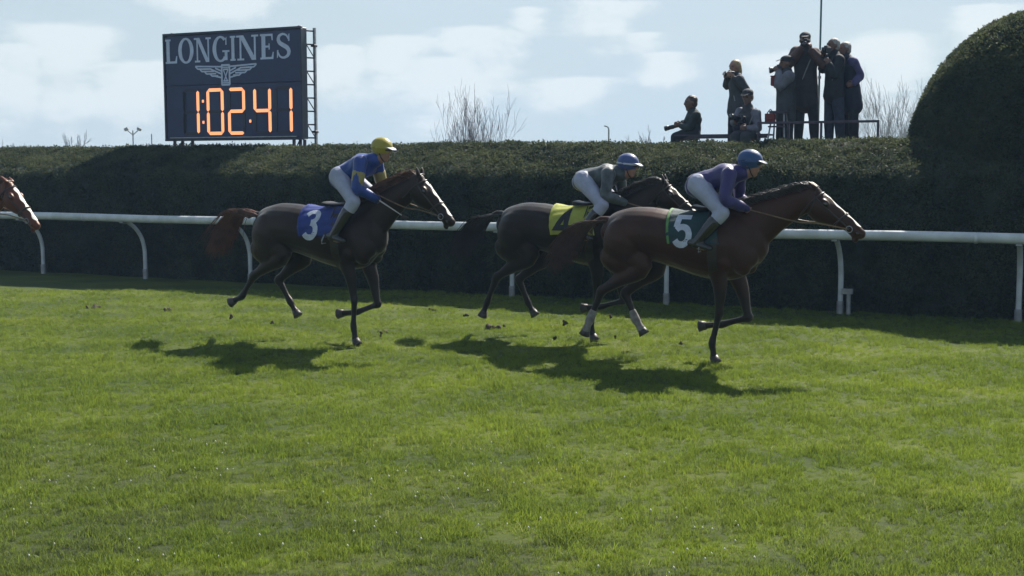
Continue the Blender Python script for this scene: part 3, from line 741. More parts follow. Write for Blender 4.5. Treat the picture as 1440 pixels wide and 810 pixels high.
bare_tree('bare_tree', 'small distant leafless tree at the far left end of the hedge top', 22, 196, 120, 0.6, M['bark_pale'], 13, 5, 4, 1.0)
bare_tree('bare_tree', 'small distant leafless tree left of the seated photographer with the long lens', 910, 176, 90, 0.55, M['bark_pale'], 15, 5, 4, 0.9)
bare_tree('bare_tree', 'tiny distant leafless tree top just right of the yellow capped jockey', 562, 199, 120, 0.6, M['bark_pale'], 16, 4, 4, 1.0)

def pole(name, label, cat, px, py, dist, r, mat, head=None):
    h = EYE + (235 - py) / FP * dist; root = empty(name, Vector(((px - CX) / FP * dist, dist, 0))); tag(root, label, cat)
    link('mast', Boxes().tube([(0, 0, 0), (0, 0, h)], [r, r * 0.75], 8).mesh(), mat, root)
    if head == 'double':
        for s in (-1, 1):
            link('arm', Boxes().tube([(0, 0, h - 0.3), (s * 0.35, 0, h)], 0.035, 6).mesh(), mat, root)
            link('lamp', Boxes().box((s * 0.42, 0, h + 0.08), (0.13, 0.12, 0.09), Euler((0, s * 0.5, 0)).to_matrix()).mesh(0.02), mat, root)
    if head == 'hook': link('arm', Boxes().tube([(0, 0, h), (-0.08, 0, h + 0.18), (-0.3, 0, h + 0.25)], 0.05, 6, 3).mesh(), mat, root)
pole('floodlight_post', 'distant floodlight post with two angled lamps left of the scoreboard', 'floodlight', 191, 184, 80, 0.055, M['bark_pale'], 'double')
pole('pole', 'thin distant pole between the floodlight post and the scoreboard', 'pole', 217, 189, 80, 0.05, M['bark_pale'])
pole('lamp_post', 'distant lamp post with a bent top above the middle hedge', 'lamp post', 855, 183, 80, 0.07, M['bark_pale'], 'hook')

DECK = 1.84; STEP = 2.12
def build_platform():
    u0, u1 = uz(930, 200, 2.7)[0], uz(1262, 200, 2.7)[0]
    root = empty('viewing_platform', W((u0 + u1) / 2, 2.9, 0), COURSE_ROT); tag(root, 'raised wooden platform under the photographers hidden behind the hedge', 'platform')
    hw = (u1 - u0) / 2; n = 24
    for i in range(n):
        link('plank', Boxes().box((-hw + (i + .5) * 2 * hw / n, 0, DECK - 0.022), (hw / n - 0.004, 1.1, 0.02)).mesh(0.003), M['deck'], root)
    for x in (-hw + .1, 0, hw - .1):
        for y in (-1.0, 1.0): link('leg', Boxes().box((x, y, (DECK - .05) / 2), (.045, .045, (DECK - .05) / 2)).mesh(), M['deck'], root)
    s0, s1 = uz(1117, 200, 3.1)[0], uz(1215, 200, 3.1)[0]; c = (s0 + s1) / 2 - (u0 + u1) / 2
    r2 = empty('step_box', W((s0 + s1) / 2, 3.15, DECK), COURSE_ROT); tag(r2, 'low wooden box the tallest photographers stand on', 'box')
    link('top_board', Boxes().box((0, 0, STEP - DECK - .015), ((s1 - s0) / 2, .38, .014)).mesh(.003), M['deck'], r2)
    link('side_board', Boxes().box((0, -.36, (STEP - DECK - .035) / 2), ((s1 - s0) / 2 - .01, .014, (STEP - DECK - .035) / 2)).mesh(.003), M['deck'], r2)
    link('side_board', Boxes().box((0, .36, (STEP - DECK - .035) / 2), ((s1 - s0) / 2 - .01, .014, (STEP - DECK - .035) / 2)).mesh(.003), M['deck'], r2)
    # guard rail in front of the standing group
    v = 2.25; a, zt = uz(1067, 173, v); b, _ = uz(1235, 173, v)
    g = empty('guard_rail', W(a, v, DECK), COURSE_ROT); tag(g, 'low square metal guard rail in front of the standing photographers', 'railing')
    Lg = b - a; hz = zt - DECK
    link('top_bar', Boxes().box((Lg / 2, 0, hz), (Lg / 2 + .015, .03, .017)).mesh(.004), M['dark_metal'], g)
    for px in (1067, 1109, 1155, 1235):
        x = uz(px, 173, v)[0] - a; link('upright', Boxes().box((x, 0, (hz - .018) / 2), (.016, .016, (hz - .018) / 2)).mesh(), M['dark_metal'], g)
    # bench
    v = 2.35; a, zt = uz(949, 189.5, v); b, _ = uz(1036, 189.5, v)
    g = empty('bench', W(a, v + .15, DECK), COURSE_ROT); tag(g, 'low dark metal bench the two seated photographers use', 'bench'); Lg = b - a; hz = zt - DECK
    for y in (-.14, 0.0, .14): link('seat_slat', Boxes().box((Lg * .75, y, hz - .012), (Lg * .75, .055, .012)).mesh(.003), M['dark_metal'], g)
    link('seat_rail', Boxes().box((Lg * .75, -.16, hz - .045), (Lg * .75 - .02, .012, .02)).mesh(), M['dark_metal'], g)
    for px in (950, 994, 1034, 1075):
        x = uz(px, 190, v)[0] - a
        for y in (-.15, .15): link('leg', Boxes().box((x + .015, y, (hz - .068) / 2), (.016, .013, (hz - .068) / 2)).mesh(), M['dark_metal'], g)
    # step ladder between bench and group
    v = 2.4; a, zt = uz(1086, 158, v); b, _ = uz(1106, 158, v)
    g = empty('step_ladder', W((a + b) / 2, v, DECK), COURSE_ROT); tag(g, 'small folding step ladder beside the photographer with the shoulder lens', 'ladder'); hz = zt - DECK; hw = (b - a) / 2
    link('top_tread', Boxes().box((0, 0, hz), (hw + .02, .12, .018)).mesh(.004), M['dark_metal'], g)
    for s in (-1, 1):
        for t in (-1, 1): link('leg', Boxes().tube([(s * hw * .8, t * .08, hz - .02), (s * (hw + .06), t * .3, 0.0)], .013, 6).mesh(), M['grey_metal'], g)
    for k in (1, 2): link('tread', Boxes().box((0, -.10 - .07 * k, hz - .02 - .2 * k), (hw + .01 * k, .05, .011)).mesh(.003), M['dark_metal'], g)
    p = onv(1083, 172, 2.3); r = empty('shoulder_bag', p, COURSE_ROT); tag(r, 'dark red camera bag hanging at the end of the guard rail', 'bag')
    link('bag_body', Boxes().box((0, 0, .06), (.075, .05, .07)).mesh(.02), M['red_cloth'], r)
    link('flap', Boxes().box((0, -.055, .085), (.07, .008, .045)).mesh(.006), M['red_cloth'], r)
    link('handle', Boxes().tube([(-.05, 0, .13), (0.0, 0, .19), (.05, 0, .13)], .008, 6, 4).mesh(), M['black_cloth'], r)
    p = W(uz(1153.5, 60, 3.75)[0], 3.75, 0); r = empty('mast_pole', p); tag(r, 'tall thin teal mast rising among the standing photographers', 'mast')
    link('mast', Boxes().tube([(0, 0, 0), (0, 0, 7.5)], [.017, .014], 10).mesh(), M['teal'], r)
    for z_ in (3.3, 3.45): link('collar', Boxes().tube([(0, 0, z_), (0, 0, z_ + .04)], .028, 10).mesh(), M['grey_metal'], r)
build_platform()

# ================================================================== FIGURES
def vec(a): return Vector(a)
def add_head(S, c, fwd, up, k=1.0):
    f = vec(fwd).normalized(); side = vec(up).cross(f).normalized(); u = f.cross(side).normalized()
    P = lambda a, b, d: tuple(c + (f * a + side * b + u * d) * k)
    S.ball(P(-0.012, 0, 0.025), (0.098 * k, 0.076 * k, 0.092 * k), f, side)
    S.chain([(*P(0.02, 0, 0.0), .066 * k, .072 * k), (*P(0.035, 0, -0.055), .052 * k, .055 * k), (*P(0.05, 0, -0.095), .030 * k, .032 * k)], side=side, sub=2)
    S.chain([(*P(0.088, 0, 0.025), .008 * k, .010 * k), (*P(0.106, 0, -0.012), .013 * k, .014 * k), (*P(0.094, 0, -0.026), .014 * k, .010 * k)], side=side, n=8, sub=2)
    S.ball(P(0.074, 0, 0.040), (.016 * k, .055 * k, .012 * k), f, side, 8)
    S.ball(P(0.082, 0, -0.052), (.012 * k, .024 * k, .010 * k), f, side, 8)
    for s in (-1, 1): S.ball(P(-0.008, s * 0.078, -0.004), (.020 * k, .010 * k, .031 * k), f, side, 8)
    return P, side, u
def add_hand(S, wrist, d, palm_n, k=1.0, curl=1.0):
    """palm, four curled fingers of different length and a thumb from the side of the palm"""
    d = vec(d).normalized(); n = (vec(palm_n) - d * vec(palm_n).dot(d)).normalized(); s = d.cross(n).normalized(); w = vec(wrist)
    P = lambda a, b, c: tuple(w + (d * a + s * b + n * c) * k)
    S.chain([(*P(0, 0, 0), .026 * k, .020 * k), (*P(.045, 0, 0), .038 * k, .016 * k), (*P(.082, 0, 0), .040 * k, .014 * k)], side=s, n=10, sub=2)
    for i, (b, L) in enumerate(((-.030, .066), (-.010, .076), (.010, .072), (.029, .056))):
        q = [(*P(.085, b, 0), .0098 * k)]
        a, x, c = 0.0, .085, 0.0
        for j, fr in enumerate((.45, .32, .23)):
            a += curl * (0.75 if j else 0.55); x += math.cos(a) * L * fr; c += math.sin(a) * L * fr
            q.append((*P(x, b * 1.05, c), (.0092 - .0009 * j) * k))
        S.chain(q, side=s, n=8, sub=2)
    S.chain([(*P(.020, -.030, .004), .013 * k), (*P(.048, -.052, .016), .0115 * k), (*P(.072, -.050, .036), .010 * k), (*P(.086, -.036, .046), .0088 * k)], side=n, n=8, sub=2)

def figure(root, J, st):
    """J: joints in the root's frame. One continuous body; clothing, hair and headgear are its own shells."""
    k = st.get('k', 1.0); sl, sr = vec(J['sl']), vec(J['sr']); side = (sl - sr).normalized()
    pel, head, chest = vec(J['pelvis']), vec(J['head']), (sl + sr) / 2
    fwd, up = vec(J['fwd']), vec(J.get('up', (0, 0, 1)))
    tdir = (chest - pel).normalized(); hw = st.get('hip', .085)
    hl, hr = pel + side * hw, pel - side * hw
    neck = head - up.normalized() * .085 * k - fwd.normalized() * 0.02
    S = Sculpt()
    def torso(S, e, collar=False):
        c0, c1 = pel - tdir * 0.04, chest + tdir * 0.0
        L = chest - pel
        S.chain([(*c0, .145 + e, .105 + e), (*(pel + L * .22), .138 + e, .105 + e), (*(pel + L * .5), .135 + e, .100 + e), (*(pel + L * .78), .160 + e, .115 + e), (*(chest - tdir * .01), .150 + e, .090 + e), (*(chest + tdir * .035), .085 + e, .06 + e)], side=side, n=18, sub=3)
        if collar: S.chain([(*(chest + tdir * .02), .075 + e), (*(chest * .45 + neck * .55), .064 + e)], side=side, sub=2)
    def arm(S, s, e, hand=True):
        sh = sl if s > 0 else sr; el = vec(J['el' if s > 0 else 'er']); h = vec(J['hl' if s > 0 else 'hr'])
        S.chain([(*sh, .062 + e), (*(sh * .6 + el * .4), .050 + e), (*el, .041 + e), (*(el * .62 + h * .38), .041 + e * .9), (*(el * .1 + h * .9), .029 + e * .8)], side=side, sub=3)
        return el, h
    def leg(S, s, e, to=1.0):
        eh = e * (1.0 if st.get('tight') else .35)
        hp = hl if s > 0 else hr; kn = vec(J['kl' if s > 0 else 'kr']); an = vec(J['al' if s > 0 else 'ar'])
        S.chain([(*hp, (.098 if st.get('tight') else .088) + eh), (*(hp * .65 + kn * .35), .082 + e * .7), (*(hp * .2 + kn * .8), .062 + e), (*kn, .056 + e)], side=side, sub=3)
        e2 = kn + (an - kn) * to
        S.chain([(*kn, .055 + e), (*(kn * .68 + e2 * .32), .055 + e), (*(kn * .2 + e2 * .8), .038 + e), (*e2, .034 + e)], side=side, sub=3)
        return kn, an
    torso(S, 0); S.chain([(*(chest + tdir * .02), .062), (*neck, .055), (*(head - up.normalized() * .03), .05)], side=side, sub=2)
    P, hs, hu = add_head(S, head, fwd, up, k)
    for s in (1, -1):
        el, h = arm(S, s, 0)
        d = vec(J.get('hd' + ('l' if s > 0 else 'r'), h - el)); add_hand(S, h - d.normalized() * .02, d, J.get('pn' + ('l' if s > 0 else 'r'), tuple(side * -s)), k, st.get('curl', 1.15))
        leg(S, s, 0)
        an = vec(J['al' if s > 0 else 'ar']); toe = vec(J['tl' if s > 0 else 'tr'])
        S.chain([(*an, .036), (*(an + (toe - an) * .4 - Vector((0, 0, .015))), .036, .03), (*toe, .034, .022)], side=side, sub=2)
    body = link('body', S.fuse(0.0085, 2), st['skin'], root, True)
    # clothing
    bk = st.get('bulk', 0); S = Sculpt(); torso(S, .020 + bk, True)
    for s in (1, -1):
        arm(S, s, .017 + bk * .8)
    if st.get('sleeve'):
        S2 = Sculpt()
        for s in (1, -1): arm(S2, s, .022 + bk * .8)
        link('sleeve', S2.fuse(.011, 3, .005, 24), st['sleeve'], root, True)
    if st.get('skirt'):
        L = pel - tdir * (st['skirt'] + .08); S.chain([(*(pel + tdir * .12), .160, .125), (*(pel + tdir * .0), .190, .142), (*L, .205, .152)], side=side, n=18, sub=2)
    link(st.get('top_name', 'jacket'), S.fuse(.011, 3, .0045 if 'top_name' not in st else .010, 24), st['top'], root, True)
    S = Sculpt(); q_ = 1.0 if st.get('tight') else .92; S.chain([(*(pel + tdir * .10), .150 * q_, .115 * q_), (*(pel - tdir * .03), .160 * q_, .120 * q_), (*(pel - tdir * .07), .13, .10)], side=side, n=16, sub=2)
    for s in (1, -1): leg(S, s, .014 if st.get('tight') else .024, .55 if st.get('tight') else 1.0)
    link(st.get('legs_name', 'trousers'), S.fuse(.011, 3, .003 if st.get('tight') else .006, 18), st['legs'], root, True)
    for s in (1, -1):
        S = Sculpt(); an = vec(J['al' if s > 0 else 'ar']); toe = vec(J['tl' if s > 0 else 'tr']); kn = vec(J['kl' if s > 0 else 'kr'])
        S.chain([(*(an - (toe - an) * .25), .043, .043), (*(an + (toe - an) * .35), .045, .040), (*toe, .043, .028)], side=side, sub=2)
        if st.get('tight'): S.chain([(*(kn * .72 + an * .28), .070), (*(kn * .5 + an * .5), .066), (*an, .048)], side=side, sub=3)
        else: S.chain([(*(an + Vector((0, 0, .03))), .045), (*an, .045)], side=side, sub=2)
        link('boot' if st.get('tight') else 'shoe', S.fuse(.009, 2), st.get('shoe', M['boot']), root, True)
    # eyes
    for s in (-1, 1):
        S = Sculpt(); S.ball(P(.080, s * .031, .018), (.010, .012, .009), fwd, hs, 8); link('eye', S.raw(), M['eye'], root, True)
    hg = st.get('headgear')
    if hg == 'helmet':
        S = Sculpt(); S.ball(P(-.014, 0, .040), (.128 * k, .104 * k, .106 * k), fwd, hs, 22)
        hel = link('helmet', S.fuse(.008, 2), st['cap'], root, True)
        S = Sculpt(); S.chain([(*P(.070, 0, .045), .075 * k, .010), (*P(.125, 0, .035), .066 * k, .006), (*P(.160, 0, .020), .040 * k, .004)], side=hs, n=14, sub=3)
        link('peak', S.raw(), st.get('peak', M['breeches']), hel, True)
        S = Sculpt(); n = 24
        S.chain([(*P(-.014 + .132 * k * math.cos(a), .108 * k * math.sin(a), .028 + .0 * a), .004, .011) for a in [2 * math.pi * i / n for i in range(n + 1)]], side=fwd, n=6, sub=1, cap=False)
        link('band', S.raw(), st.get('band', M['black_cloth']), hel, True)
        S = Sculpt(); S.ball(P(.078, 0, .014), (.030, .062, .022), fwd, hs, 12); link('goggles', S.raw(), M['lens_black'], root, True)
        S = Sculpt(); S.chain([(*P(-.0, .078, -.0), .005), (*P(.03, .05, -.085), .005), (*P(.045, 0, -.122), .005), (*P(.03, -.05, -.085), .005), (*P(0, -.078, 0), .005)], side=fwd, n=6, sub=3); link('chin_strap', S.raw(), M['black_cloth'], root, True)
    elif hg in ('hair', 'long_hair', 'cap', 'bald_cap'):
        S = Sculpt()
        S.ball(P(-.026, 0, .042), (.094 * k, .084 * k, .086 * k), fwd, hs, 16); S.ball(P(-.050, 0, -.005), (.064 * k, .080 * k, .080 * k), fwd, hs, 14)
        if hg == 'long_hair': S.chain([(*P(-.06, 0, .02), .08, .05), (*P(-.075, 0, -.07), .078, .045), (*P(-.07, 0, -.15), .055, .03)], side=hs, sub=3)
        link('hair', S.fuse(.008, 1, .004, 70), st['hair'], root, True)
        if hg == 'cap':
            S = Sculpt(); S.ball(P(-.018, 0, .062), (.103 * k, .088 * k, .072 * k), fwd, hs, 18)
            c_ = link('cap', S.fuse(.008, 1), st['cap'], root, True)
            S = Sculpt(); S.chain([(*P(.060, 0, .066), .066, .008), (*P(.110, 0, .060), .060, .006), (*P(.150, 0, .046), .036, .004)], side=hs, n=12, sub=3); link('cap_peak', S.raw(), st['cap'], c_, True)
    return P, side

# ------------------------------------------------------------------ horses
def horse(loc, label, nm, pose, coat, hair, socks=False, cloth=None, num=None, blaze_glint=True, seed=1, rider_hands=(.36, 1.50)):
    g = random.Random(seed)
    root = empty('horse', loc, COURSE_ROT); tag(root, label, 'horse', 'race horses galloping along the rail')
    dx = pose['dx']; poll = Vector(pose['poll']); nose = Vector(pose['nose'])
    S = Sculpt()
    T = lambda x, z, rh, rw: (x + dx, 0, z, rw, rh)
    S.chain([T(-1.10, 1.24, .12, .10), T(-1.02, 1.25, .21, .19), T(-.85, 1.24, .265, .265), T(-.62, 1.235, .265, .275), T(-.38, 1.185, .275, .27), T(-.12, 1.145, .315, .275), T(.08, 1.15, .345, .245), T(.22, 1.18, .325, .205), T(.36, 1.20, .23, .15)], n=24, sub=4)
    for s in (-1, 1):   # haunch, shoulder, breast
        S.ball((-.88 + dx, s * .13, 1.17), (.24, .15, .27), (1, 0, -.3)); S.ball((-.95 + dx, s * .12, .98), (.15, .11, .22), (.3, 0, 1))
        S.ball((.20 + dx, s * .12, 1.14), (.13, .11, .30), (1, 0, .5)); S.ball((.32 + dx, s * .09, 1.06), (.12, .09, .13))
    tm = S.fuse(.016, 5); tb = BVHTree.FromPolygons([v.co.copy() for v in tm.vertices], [tuple(p.vertices) for p in tm.polygons])
    # neck
    w = Vector((.10 + dx, 0, 1.26)); d = (poll - Vector((0, 0, .06))) - w
    nk = [(*(w + d * 0), .13, .27), (*(w + d * .22 + Vector((.03, 0, -.03))), .115, .235), (*(w + d * .5 + Vector((0.02, 0, -.0))), .085, .175), (*(w + d * .75 + Vector((0, 0, .005))), .068, .135), (*(w + d * .97), .062, .105)]
    S.chain(nk, n=18, sub=4)
    crest0, crest = w.copy(), d.copy()
    # head
    a = (nose - poll).normalized(); Lh = (nose - poll).length; b = Vector((-a.z, 0, a.x)); b = b if b.x > 0 else -b
    b = Vector((abs(a.z), 0, abs(a.x))).normalized()
    HP = lambda s, off, y=0: poll + a * (s * Lh) + b * off + Vector((0, y, 0))
    prof = [(0.0, .085, .062), (.12, .118, .082), (.28, .132, .092), (.42, .112, .078), (.58, .084, .058), (.76, .066, .048), (.90, .064, .050), (1.0, .050, .042)]
    S.chain([(*HP(s, .055 - r), wd, r) for s, r, wd in prof], n=18, sub=3)
    for s in (-1, 1):
        S.ball(tuple(HP(.27, .00, s * .078)), (.045, .022, .03), a, (0, 1, 0), 10)       # brow
        S.ball(tuple(HP(.95, .00, s * .036)), (.03, .018, .028), a, (0, 1, 0), 8)        # nostril rim
        S.ball(tuple(HP(.22, -.10, s * .055)), (.09, .035, .07), a, (0, 1, 0), 10)       # jowl
        e0 = HP(-.02, .03, s * .045); e1 = e0 + Vector(pose.get('ear', (.02, 0, .13))) + Vector((0, s * .012, 0))
        S.chain([(*e0, .026, .020), (*(e0 * .5 + e1 * .5), .028, .014), (*e1, .006, .005)], side=(.3, 1, 0), n=8, sub=3)
    S.ball(tuple(HP(.99, -.075)), (.035, .032, .022), a, (0, 1, 0), 8)
    # legs
    hoofs = []
    def leg(pts, kind):
        S.chain(pts, side=(0, 1, 0), n=14, sub=4)
        p, q = Vector(pts[-2][:3]), Vector(pts[-1][:3]); hoofs.append((q, (q - p).normalized(), pts))
    for s, key in ((-1, 'f_stand'), (1, 'f_fold'), (1, 'h_one'), (-1, 'h_two')):
        J = pose[key]; y = s
        if key[0] == 'f':
            e, kn, ft, hf = [Vector((p[0], 0, p[1])) for p in J]
            up_ = e + Vector((.05, 0, .10))
            leg([(up_.x, y * .135, up_.z, .10, .12), (e.x, y * .135, e.z, .075, .095), (*(e * .62 + kn * .38 + Vector((.012, y * .128, 0))), .056, .072), (*(e * .15 + kn * .85 + Vector((0, y * .118, 0))), .038, .042), (kn.x, y * .115, kn.z, .043, .047),
                 (*(kn * .75 + ft * .25 + Vector((0, y * .112, 0))), .029, .033), (*(kn * .3 + ft * .7 + Vector((0, y * .108, 0))), .026, .031), (ft.x, y * .105, ft.z, .035, .039), (*(ft * .45 + hf * .55 + Vector((0, y * .103, 0))), .028, .030), (hf.x, y * .102, hf.z, .037, .038)], key)
        else:
            hp, stf, hk, ft, hf = [Vector((p[0], 0, p[1])) for p in J]
            leg([(hp.x, y * .13, hp.z, .12, .19), (stf.x, y * .15, stf.z, .085, .12), (*(stf * .5 + hk * .5 + Vector((0, y * .14, 0))), .060, .080), (*(stf * .15 + hk * .85 + Vector((0, y * .13, 0))), .040, .052), (hk.x, y * .125, hk.z, .045, .056),
                 (*(hk * .75 + ft * .25 + Vector((0, y * .122, 0))), .032, .040), (*(hk * .3 + ft * .7 + Vector((0, y * .118, 0))), .028, .034), (ft.x, y * .115, ft.z, .037, .042), (*(ft * .45 + hf * .55 + Vector((0, y * .113, 0))), .029, .032), (hf.x, y * .112, hf.z, .039, .040)], key)
    # tail dock
    S.chain([(-1.10 + dx, 0, 1.36, .045), (-1.20 + dx, 0, 1.38, .032), (-1.28 + dx, 0, 1.34, .018)], sub=2)
    me = S.fuse(.0125, 4, .0035, 16); body = link('body', me, coat, root, True)
    bvh = BVHTree.FromPolygons([v.co.copy() for v in me.vertices], [tuple(p.vertices) for p in me.polygons])
    def drape(o, d, off, default=None):
        h = bvh.ray_cast(o, d, 3.0)
        return h[0] + h[1] * off if h[0] is not None else default
    # hoofs and socks
    for i, (q, d, pts) in enumerate(hoofs):
        if i == 0: d = Vector((.45, 0, -1)).normalized()
        n = 16; rings = []; fwd = Vector((0, 1, 0)).cross(d).normalized()
        for t, r in ((-.01, .040), (.03, .048), (.062, .058), (.066, .052)):
            rings.append([tuple(q + d * t + Vector((0, 1, 0)) * r * .88 * math.cos(x) + fwd * r * math.sin(x)) for x in [2 * math.pi * k / n for k in range(n)]])
        hs = Sculpt(); hs.loft(rings); link('hoof', hs.raw(), M['hoof'], root, True)
        if socks and i >= 2:
            ss = Sculpt(); ss.chain([(*p[:3], p[3] + .004, p[4] + .004) for p in pts[-4:]], n=14, sub=3); tag(link('sock', ss.raw(), M['sock'], root, True), 'pale grey sock above a hind hoof')
    # eyes, nostrils
    for s in (-1, 1):
        e = Sculpt(); e.ball(tuple(HP(.285, -.008, s * .092)), (.022, .012, .018), a, (0, 1, 0), 10); link('eye', e.raw(), M['eye'], root, True)
        e = Sculpt(); e.ball(tuple(HP(.955, -.006, s * .052)), (.016, .006, .012), a, (0, 1, 0), 8); link('nostril', e.raw(), M['eye'], root, True)
    if blaze_glint:  # white stripe serves as blaze and as painted sun glint along the face
        rows = []
        for i in range(26):
            s = .14 + .78 * i / 25; wdt = .022 * (1 + .35 * math.sin(i * .9)) * (.55 if i in (0, 25) else 1)
            rows.append([drape(HP(s, .30, y), -b, .003, HP(s, .05, y)) for y in (-wdt, -wdt * .35, wdt * .35, wdt)])
        bm_ = mesh([p for r_ in rows for p in r_], [(4 * i + j, 4 * i + j + 1, 4 * i + j + 5, 4 * i + j + 4) for i in range(25) for j in range(3)]); link('blaze_glint', bm_, M['blaze_glint'], root, True)
    # mane and tail hair
    def strands(name, items, mat_):
        V_, F_ = [], []
        for pts, r in items:
            m_ = len(pts); b0 = len(V_)
            for i, p in enumerate(pts):
                rr = r * (1 - .75 * i / (m_ - 1)) + .0004
                t = (pts[min(i + 1, m_ - 1)] - pts[max(i - 1, 0)]).normalized(); s1 = t.cross(Vector((.2, .9, .3))).normalized(); s2 = t.cross(s1)
                for k in range(3): V_.append(p + s1 * rr * math.cos(2.094 * k) + s2 * rr * math.sin(2.094 * k))
            for i in range(m_ - 1):
                for k in range(3): F_.append((b0 + 3 * i + k, b0 + 3 * i + (k + 1) % 3, b0 + 3 * i + 3 + (k + 1) % 3, b0 + 3 * i + 3 + k))
        return link(name, mesh(V_, F_), mat_, root, True)
    items = []; tl = pose['tail']
    for i in range(620):
        t0 = g.uniform(0, 1); p = Vector((-1.10 - .18 * t0 + dx, g.gauss(0, .018), 1.37 - .03 * t0)); pts = [p.copy()]
        spread = Vector((g.gauss(0, .14), g.gauss(0, .16), g.gauss(0, .26))); n = 9; L = tl['len'] * g.uniform(.65, 1.1)
        for k in range(n):
            t = (k + 1) / n
            dd = Vector((-1, 0, tl['lift'] - tl['drop'] * t + .25 * math.sin(t * 5 + tl['ph']))) + spread * (1.2 * t) + Vector((0, .10 * math.sin(3.2 * t + g.uniform(-.5, .5)), .05 * math.sin(9 * t + g.uniform(0, 6))))
            p = p + dd.normalized() * L / n; pts.append(p.copy())
        items.append((pts, g.uniform(.0035, .0065)))
    strands('tail', items, hair)
    items = []
    for i in range(420):
        t = g.uniform(.05, 1.0); c = crest0 + crest * t; top = drape(Vector((c.x, g.gauss(0, .012), 2.6)), Vector((0, 0, -1)), 0, c)
        if top.z > 2.1: continue
        p = top - Vector((0, 0, .01)); pts = [p.copy()]; L = g.uniform(.13, .27); sd = g.choice((-1, -1, 1)) * g.uniform(.05, .45)
        for k in range(5): dd = Vector((-1, sd * (.4 + .3 * k), .62 - .34 * k + g.gauss(0, .14))).normalized(); p = p + dd * L / 5; pts.append(p.copy())
        items.append((pts, g.uniform(.004, .007)))
    strands('mane', items, M['black_hair'] if hair is not M['chestnut_hair'] else hair)
    # tack
    cx0, cx1 = (-.46 + dx, .04 + dx); nS, nA = 26, 44; axz = 1.16
    def around(x, th, off): dth = Vector((0, -math.sin(th), math.cos(th))); h = tb.ray_cast(Vector((x, 0, axz)) + dth * .8, -dth, .8); return h[0] + h[1] * (off + .004) if h[0] is not None else Vector((x, 0, axz)) + dth * .3
    vs = []; A0 = R(88)
    for i in range(nS + 1):
        for j in range(nA + 1):
            th = -A0 + 2 * A0 * j / nA; x = cx0 + (cx1 - cx0) * i / nS + .05 * (abs(th) / A0) ** 2
            vs.append(around(x, th, .015 + .006 * math.sin(i * .55 + j * .35) * (abs(th) / A0) + .004 * math.sin(j * 1.3 + i * .3)))
    fs = [(i * (nA + 1) + j, i * (nA + 1) + j + 1, (i + 1) * (nA + 1) + j + 1, (i + 1) * (nA + 1) + j) for i in range(nS) for j in range(nA)]
    cl = link('saddle_cloth', mesh(vs, fs), cloth[0], root, True); md = cl.modifiers.new('solid', 'SOLIDIFY'); md.thickness = .006; md.offset = 1
    # border stripe
    for rng_ in ((-A0, -R(4)), (R(4), A0)):
        vs = []
        for j in range(31):
            th = rng_[0] + (rng_[1] - rng_[0]) * j / 30
            for x in (0.006, .030): vs.append(around(cx0 + x + .05 * (abs(th) / A0) ** 2, th, .0275))
        link('cloth_edging', mesh(vs, [(2 * j, 2 * j + 1, 2 * j + 3, 2 * j + 2) for j in range(30)]), cloth[2], cl, True)
    # numerals, one each side
    for sgn in (1, -1):
        vs, fs = [], []
        for q in digit_strokes(num):
            P2 = []
            for i in range(len(q) - 1):
                for k in range(4): P2.append(tuple(np.array(q[i]) * (1 - k / 4) + np.array(q[i + 1]) * k / 4))
            P2.append(q[-1])
            for quad in stroke([(p[0] * .20, p[1] * .31) for p in P2], .058):
                q0, q1, q2, q3 = [np.array(z_) for z_ in quad]; b0 = len(vs)
                for t in (0, .5, 1):
                    for side_pt in (q0 * (1 - t) + q3 * t, q1 * (1 - t) + q2 * t):
                        hx, hz = side_pt; th = sgn * (R(62) - hz / .285); x = cx0 + .175 + sgn * hx
                        vs.append(around(x + .02, -th if False else th * 1.0, (.0290) + .0004 * (len(fs) % 3)))
                fs += [(b0, b0 + 1, b0 + 3, b0 + 2), (b0 + 2, b0 + 3, b0 + 5, b0 + 4)]
        link('numeral', mesh(vs, fs), cloth[1], cl, True)
    # saddle, girth, stirrups' leathers
    S = Sculpt(); S.chain([(-.22 + dx, 0, 1.515, .14, .022), (-.12 + dx, 0, 1.50, .115, .020), (.02 + dx, 0, 1.505, .085, .022), (.09 + dx, 0, 1.54, .05, .02)], n=16, sub=3); link('saddle', S.fuse(.009, 2), M['leather'], root, True)
    vs = []; nG = 60
    for j in range(nG):
        th = 2 * math.pi * j / nG
        for x in (-.02, .07): vs.append(around(x + dx, th, .0215))
    link('girth', mesh(vs, [(2 * j, 2 * j + 1, (2 * j + 3) % (2 * nG), (2 * j + 2) % (2 * nG)) for j in range(nG)]), M['leather'], root, True)
    for s in (-1, 1):
        B = Boxes(); B.tube([(-.02 + dx, s * .17, 1.48), (-.08 + dx, s * .29, 1.19)], .007, 6); link('stirrup_leather', B.mesh(), M['leather'], root)
        B = Boxes(); B.tube([(-.08 + dx, s * .29, 1.19), (-.08 + dx, s * .24, 1.13), (-.08 + dx, s * .24, 1.10), (-.08 + dx, s * .34, 1.10), (-.08 + dx, s * .34, 1.13), (-.08 + dx, s * .29, 1.19)], .007, 6); link('stirrup', B.mesh(), M['grey_metal'], root)
    # bridle
    def loop(s0, s1, r=.009, name='noseband', mat_=None):
        pts = []
        for k in range(25):
            th = 2 * math.pi * k / 24; cc = HP((s0 + s1) / 2 + (s0 - s1) / 2 * math.cos(th), -.03); dth = b * math.cos(th) + Vector((0, 1, 0)) * math.sin(th)
            pts.append(drape(cc + dth * .4, -dth, .004, cc + dth * .06))
        B = Boxes(); B.tube(pts, r, 6); link(name, B.mesh(), mat_ or M['leather'], root)
    loop(.62, .60, name='noseband', r=.011, mat_=cloth[3]); loop(.12, .10, name='browband'); loop(-.02, .20, name='throat_lash', r=.007)
    bit = {}
